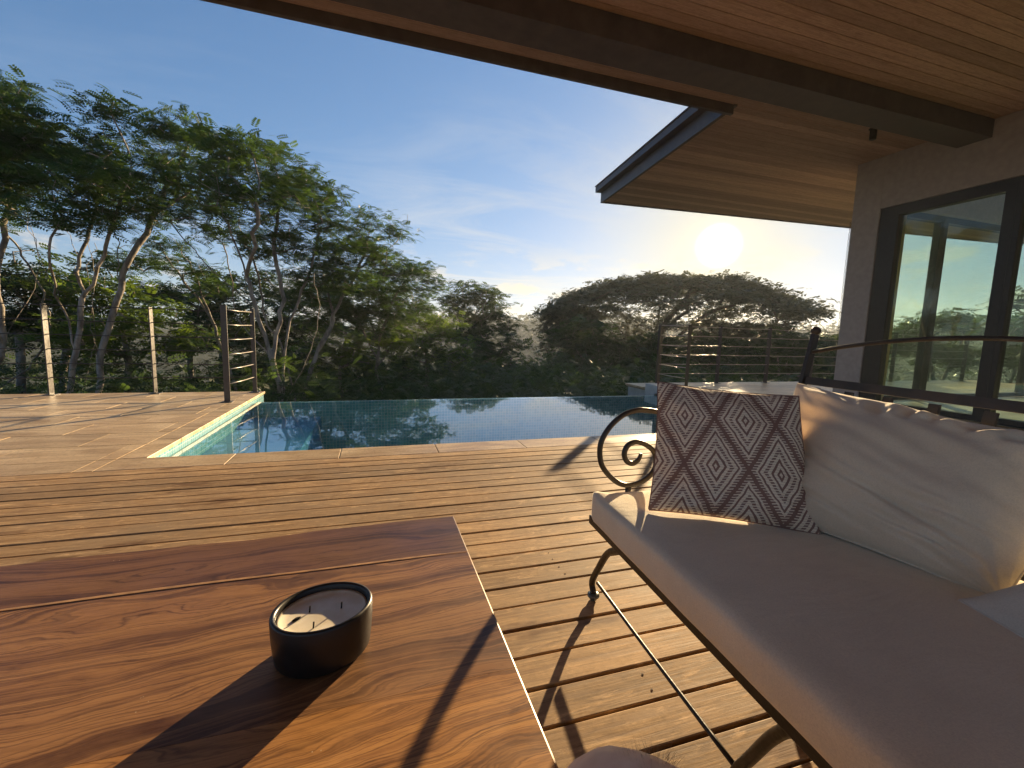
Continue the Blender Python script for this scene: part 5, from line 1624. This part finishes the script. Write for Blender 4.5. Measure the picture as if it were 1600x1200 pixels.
# the great umbrella tree
def umbrella():
    rnd = np.random.RandomState(5)
    c = np.array([25.3, 33.6])
    tang = np.array([33.4 - 16.4, 25.5 - 38.7]); tang = tang / np.linalg.norm(tang)
    rad_ = np.array([tang[1], -tang[0]])
    P = []
    for _ in range(1000):
        r = 11.6 * math.sqrt(rnd.uniform(0, 1)); a = rnd.uniform(0, 2 * math.pi)
        u, v = r * math.cos(a), r * math.sin(a)
        uu = u / 11.6
        lump = mnoise.noise(Vector((u * 0.35, v * 0.35, 1.0)))
        zt = 6.2 - 2.9 * (r / 11.6) ** 2.2 + 0.55 * lump + 0.35 * uu * (1 if uu < 0 else -1)
        z = zt - abs(rnd.normal(0, 0.34))
        if mnoise.noise(Vector((u * 0.55 + 9, v * 0.55, 4.0))) < -0.27: continue
        P.append((c[0] + tang[0] * u + rad_[0] * v, c[1] + tang[1] * u + rad_[1] * v, z))
    # lower skirts at both sides and a broken second storey
    for _ in range(300):
        u = rnd.uniform(-11.2, -7.0); v = rnd.uniform(-6, 4)
        z = 3.7 - abs(rnd.normal(0, 2.0)) + 0.22 * (u + 7)
        P.append((c[0] + tang[0] * u + rad_[0] * v, c[1] + tang[1] * u + rad_[1] * v, z))
    for _ in range(80):
        u = rnd.uniform(4.5, 9.5); v = rnd.uniform(-6, 4)
        P.append((c[0] + tang[0] * u + rad_[0] * v, c[1] + tang[1] * u + rad_[1] * v, 1.0 + rnd.normal(0, 0.7)))
    for _ in range(480):
        u = rnd.uniform(-10.0, 9.5); v = rnd.uniform(-6, 5)
        P.append((c[0] + tang[0] * u + rad_[0] * v, c[1] + tang[1] * u + rad_[1] * v, rnd.uniform(-2.5, 2.5) - 0.012 * u * u))
    P = np.array(P)

    def W3(u, v, z): return Vector((c[0] + tang[0] * u + rad_[0] * v, c[1] + tang[1] * u + rad_[1] * v, z))
    base = W3(-2.5, 0, -11.0)
    stems = [[base, W3(-2.4, 0, -6), W3(-2.2, 0, -2.5), W3(-3.5, 0.2, 0.5), W3(-6.0, 0, 3.0)],
             [W3(-2.2, 0, -2.5), W3(-1.2, -0.5, 0.8), W3(-1.0, -1, 3.6)],
             [W3(-2.2, 0, -2.5), W3(0.4, 0.5, 0.6), W3(3.0, 0.8, 3.0), W3(5.0, 1, 3.8)],
             [W3(-2.2, 0, -2.5), W3(2.0, -1.0, -0.2), W3(5.5, -2.0, 1.6), W3(8.6, -2.5, 2.2)],
             [W3(-2.2, 0, -2.5), W3(-4.5, -2.0, -0.5), W3(-8.0, -3.0, 1.8)],
             [W3(-1.2, -0.5, 0.8), W3(0.5, -3.0, 2.6), W3(1.5, -5.5, 3.6)],
             [W3(-1.2, -0.5, 0.8), W3(0.0, 3.0, 2.6), W3(1.0, 5.5, 3.6)]]
    N, par, tips, ns = skeleton(stems, P, rnd, 0.8, 1.5)
    rl = np.array(base)
    root = empty('tree', tuple(rl))
    tag(root, 'great spreading umbrella shaped rain tree under the low sun', 'tree', 'trees growing beyond the terrace and pool')
    link('trunk', branch_mesh('trunk', N - rl, par, tips, 0.55, 0.020), bark_dark, root)
    lp = []; ld = []; lu = []; ls = []; lt = []
    for t in tips:
        p = N[t]; tb = rnd.uniform(0, 1)
        for _ in range(21):
            base_ = p + rnd.normal(0, 1, 3) * np.array([0.55, 0.55, 0.13])
            an = rnd.uniform(0, 2 * math.pi)
            lp.append(base_); ld.append([math.cos(an), math.sin(an), rnd.normal(0.05, 0.2)]); lu.append(np.array([0, 0, 1.0]) + rnd.normal(0, 0.3, 3))
            ls.append(rnd.uniform(0.5, 0.9)); lt.append(tb)
    link('crown', leaf_mesh('crown', np.array(lp) - rl, np.array(ld), np.array(lu), np.array(ls), np.array(lt), T_FAR), leaf_d, root)


umbrella()


# undergrowth and far woods: nobody could count these
def scatter(name, label, pts, scale, mat, tmpl, seed, per=5, spread=0.6, zs=0.35):
    rnd = np.random.RandomState(seed)
    lp = []; ld = []; lu = []; ls = []; lt = []
    for (x, y, z, s) in pts:
        tb = rnd.uniform(0, 1)
        for _ in range(per):
            an = rnd.uniform(0, 2 * math.pi)
            lp.append((x + rnd.normal(0, spread) * s, y + rnd.normal(0, spread) * s, z + abs(rnd.normal(0, zs)) * s))
            ld.append((math.cos(an), math.sin(an), rnd.normal(0.35, 0.4))); lu.append(np.array([0, 0, 1.0]) + rnd.normal(0, 0.5, 3))
            ls.append(s * scale * rnd.uniform(0.6, 1.2)); lt.append(np.clip(tb + rnd.normal(0, 0.15), 0, 1))
    o = link(name, leaf_mesh(name, np.array(lp), np.array(ld), np.array(lu), np.array(ls), np.array(lt), tmpl), mat)
    return tag(o, label, 'greenery', kind='stuff')


rnd = np.random.RandomState(77)
pn = []; pf = []
while len(pn) + len(pf) < 6500:
    az = rad(rnd.uniform(-42, 72)); r = 8.2 * (34 / 8.2) ** rnd.uniform(0, 1)
    x, y = r * math.sin(az), r * math.cos(az)
    if y < 7.6 and (x < 15.5): continue
    g = float(ground_h(np.array([r]), np.array([az]), x, y)[0]) + 0.25 * mnoise.noise(Vector((x * .5, y * .5, 7.3)))
    h = rnd.uniform(0, 1) ** 1.5 * (1.2 + 0.16 * max(0, r - 10)) + 0.9 * max(0, mnoise.noise(Vector((x * 0.45, y * 0.45, 2.0))))
    z = min(g + h, 0.1 - 0.03 * r)
    (pn if r < 15 else pf).append((x, y, z, rnd.uniform(0.8, 1.2) * (1.0 if r < 15 else r / 18.0)))
print('under', len(pn), len(pf))
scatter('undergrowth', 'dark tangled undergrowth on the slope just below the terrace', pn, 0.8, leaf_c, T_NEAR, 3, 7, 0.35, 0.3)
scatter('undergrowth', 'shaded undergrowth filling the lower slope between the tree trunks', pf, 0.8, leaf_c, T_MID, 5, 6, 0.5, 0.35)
pts = []
while len(pts) < 11000:
    az = rad(rnd.uniform(2, 75)); r = 45 * (420 / 45) ** rnd.uniform(0, 1)
    x, y = r * math.sin(az), r * math.cos(az)
    g = float(ground_h(np.array([r]), np.array([az]), x, y)[0])
    g += mnoise.noise(Vector((x * .012, y * .012, 7.3))) * 6.0 * float(smooth(np.array([(r - 120) / 150]))[0]) + mnoise.noise(Vector((x * .09, y * .09, 7.3))) * 1.6
    s = r / 36.0
    clump = mnoise.noise(Vector((x / (r * 0.055), y / (r * 0.055), 1.0)))
    pts.append((x, y, g + (1.0 + 2.4 * max(0, clump)) * min(1.5, s ** 0.5), s))
scatter('far_forest', 'hazy wooded hills beyond the valley gap', pts, 0.5, leaf_e, T_DOT, 4, 6, 0.75, 0.45)

# ------------------------------------------------------------------ haze
hzm, T, out = newmat('haze_air')
pv_ = T.n('ShaderNodeVolumePrincipled', {'Color': (0.80, 0.90, 1.0, 1), 'Density': 0.0006, 'Anisotropy': 0.4})
T.put(out.inputs['Volume'], pv_)
hb_ = MB().box(-520, 520, -520, 520, -40, 26).build('haze', hzm)
tag(hb_, 'thin morning haze over the valley', kind='stuff')
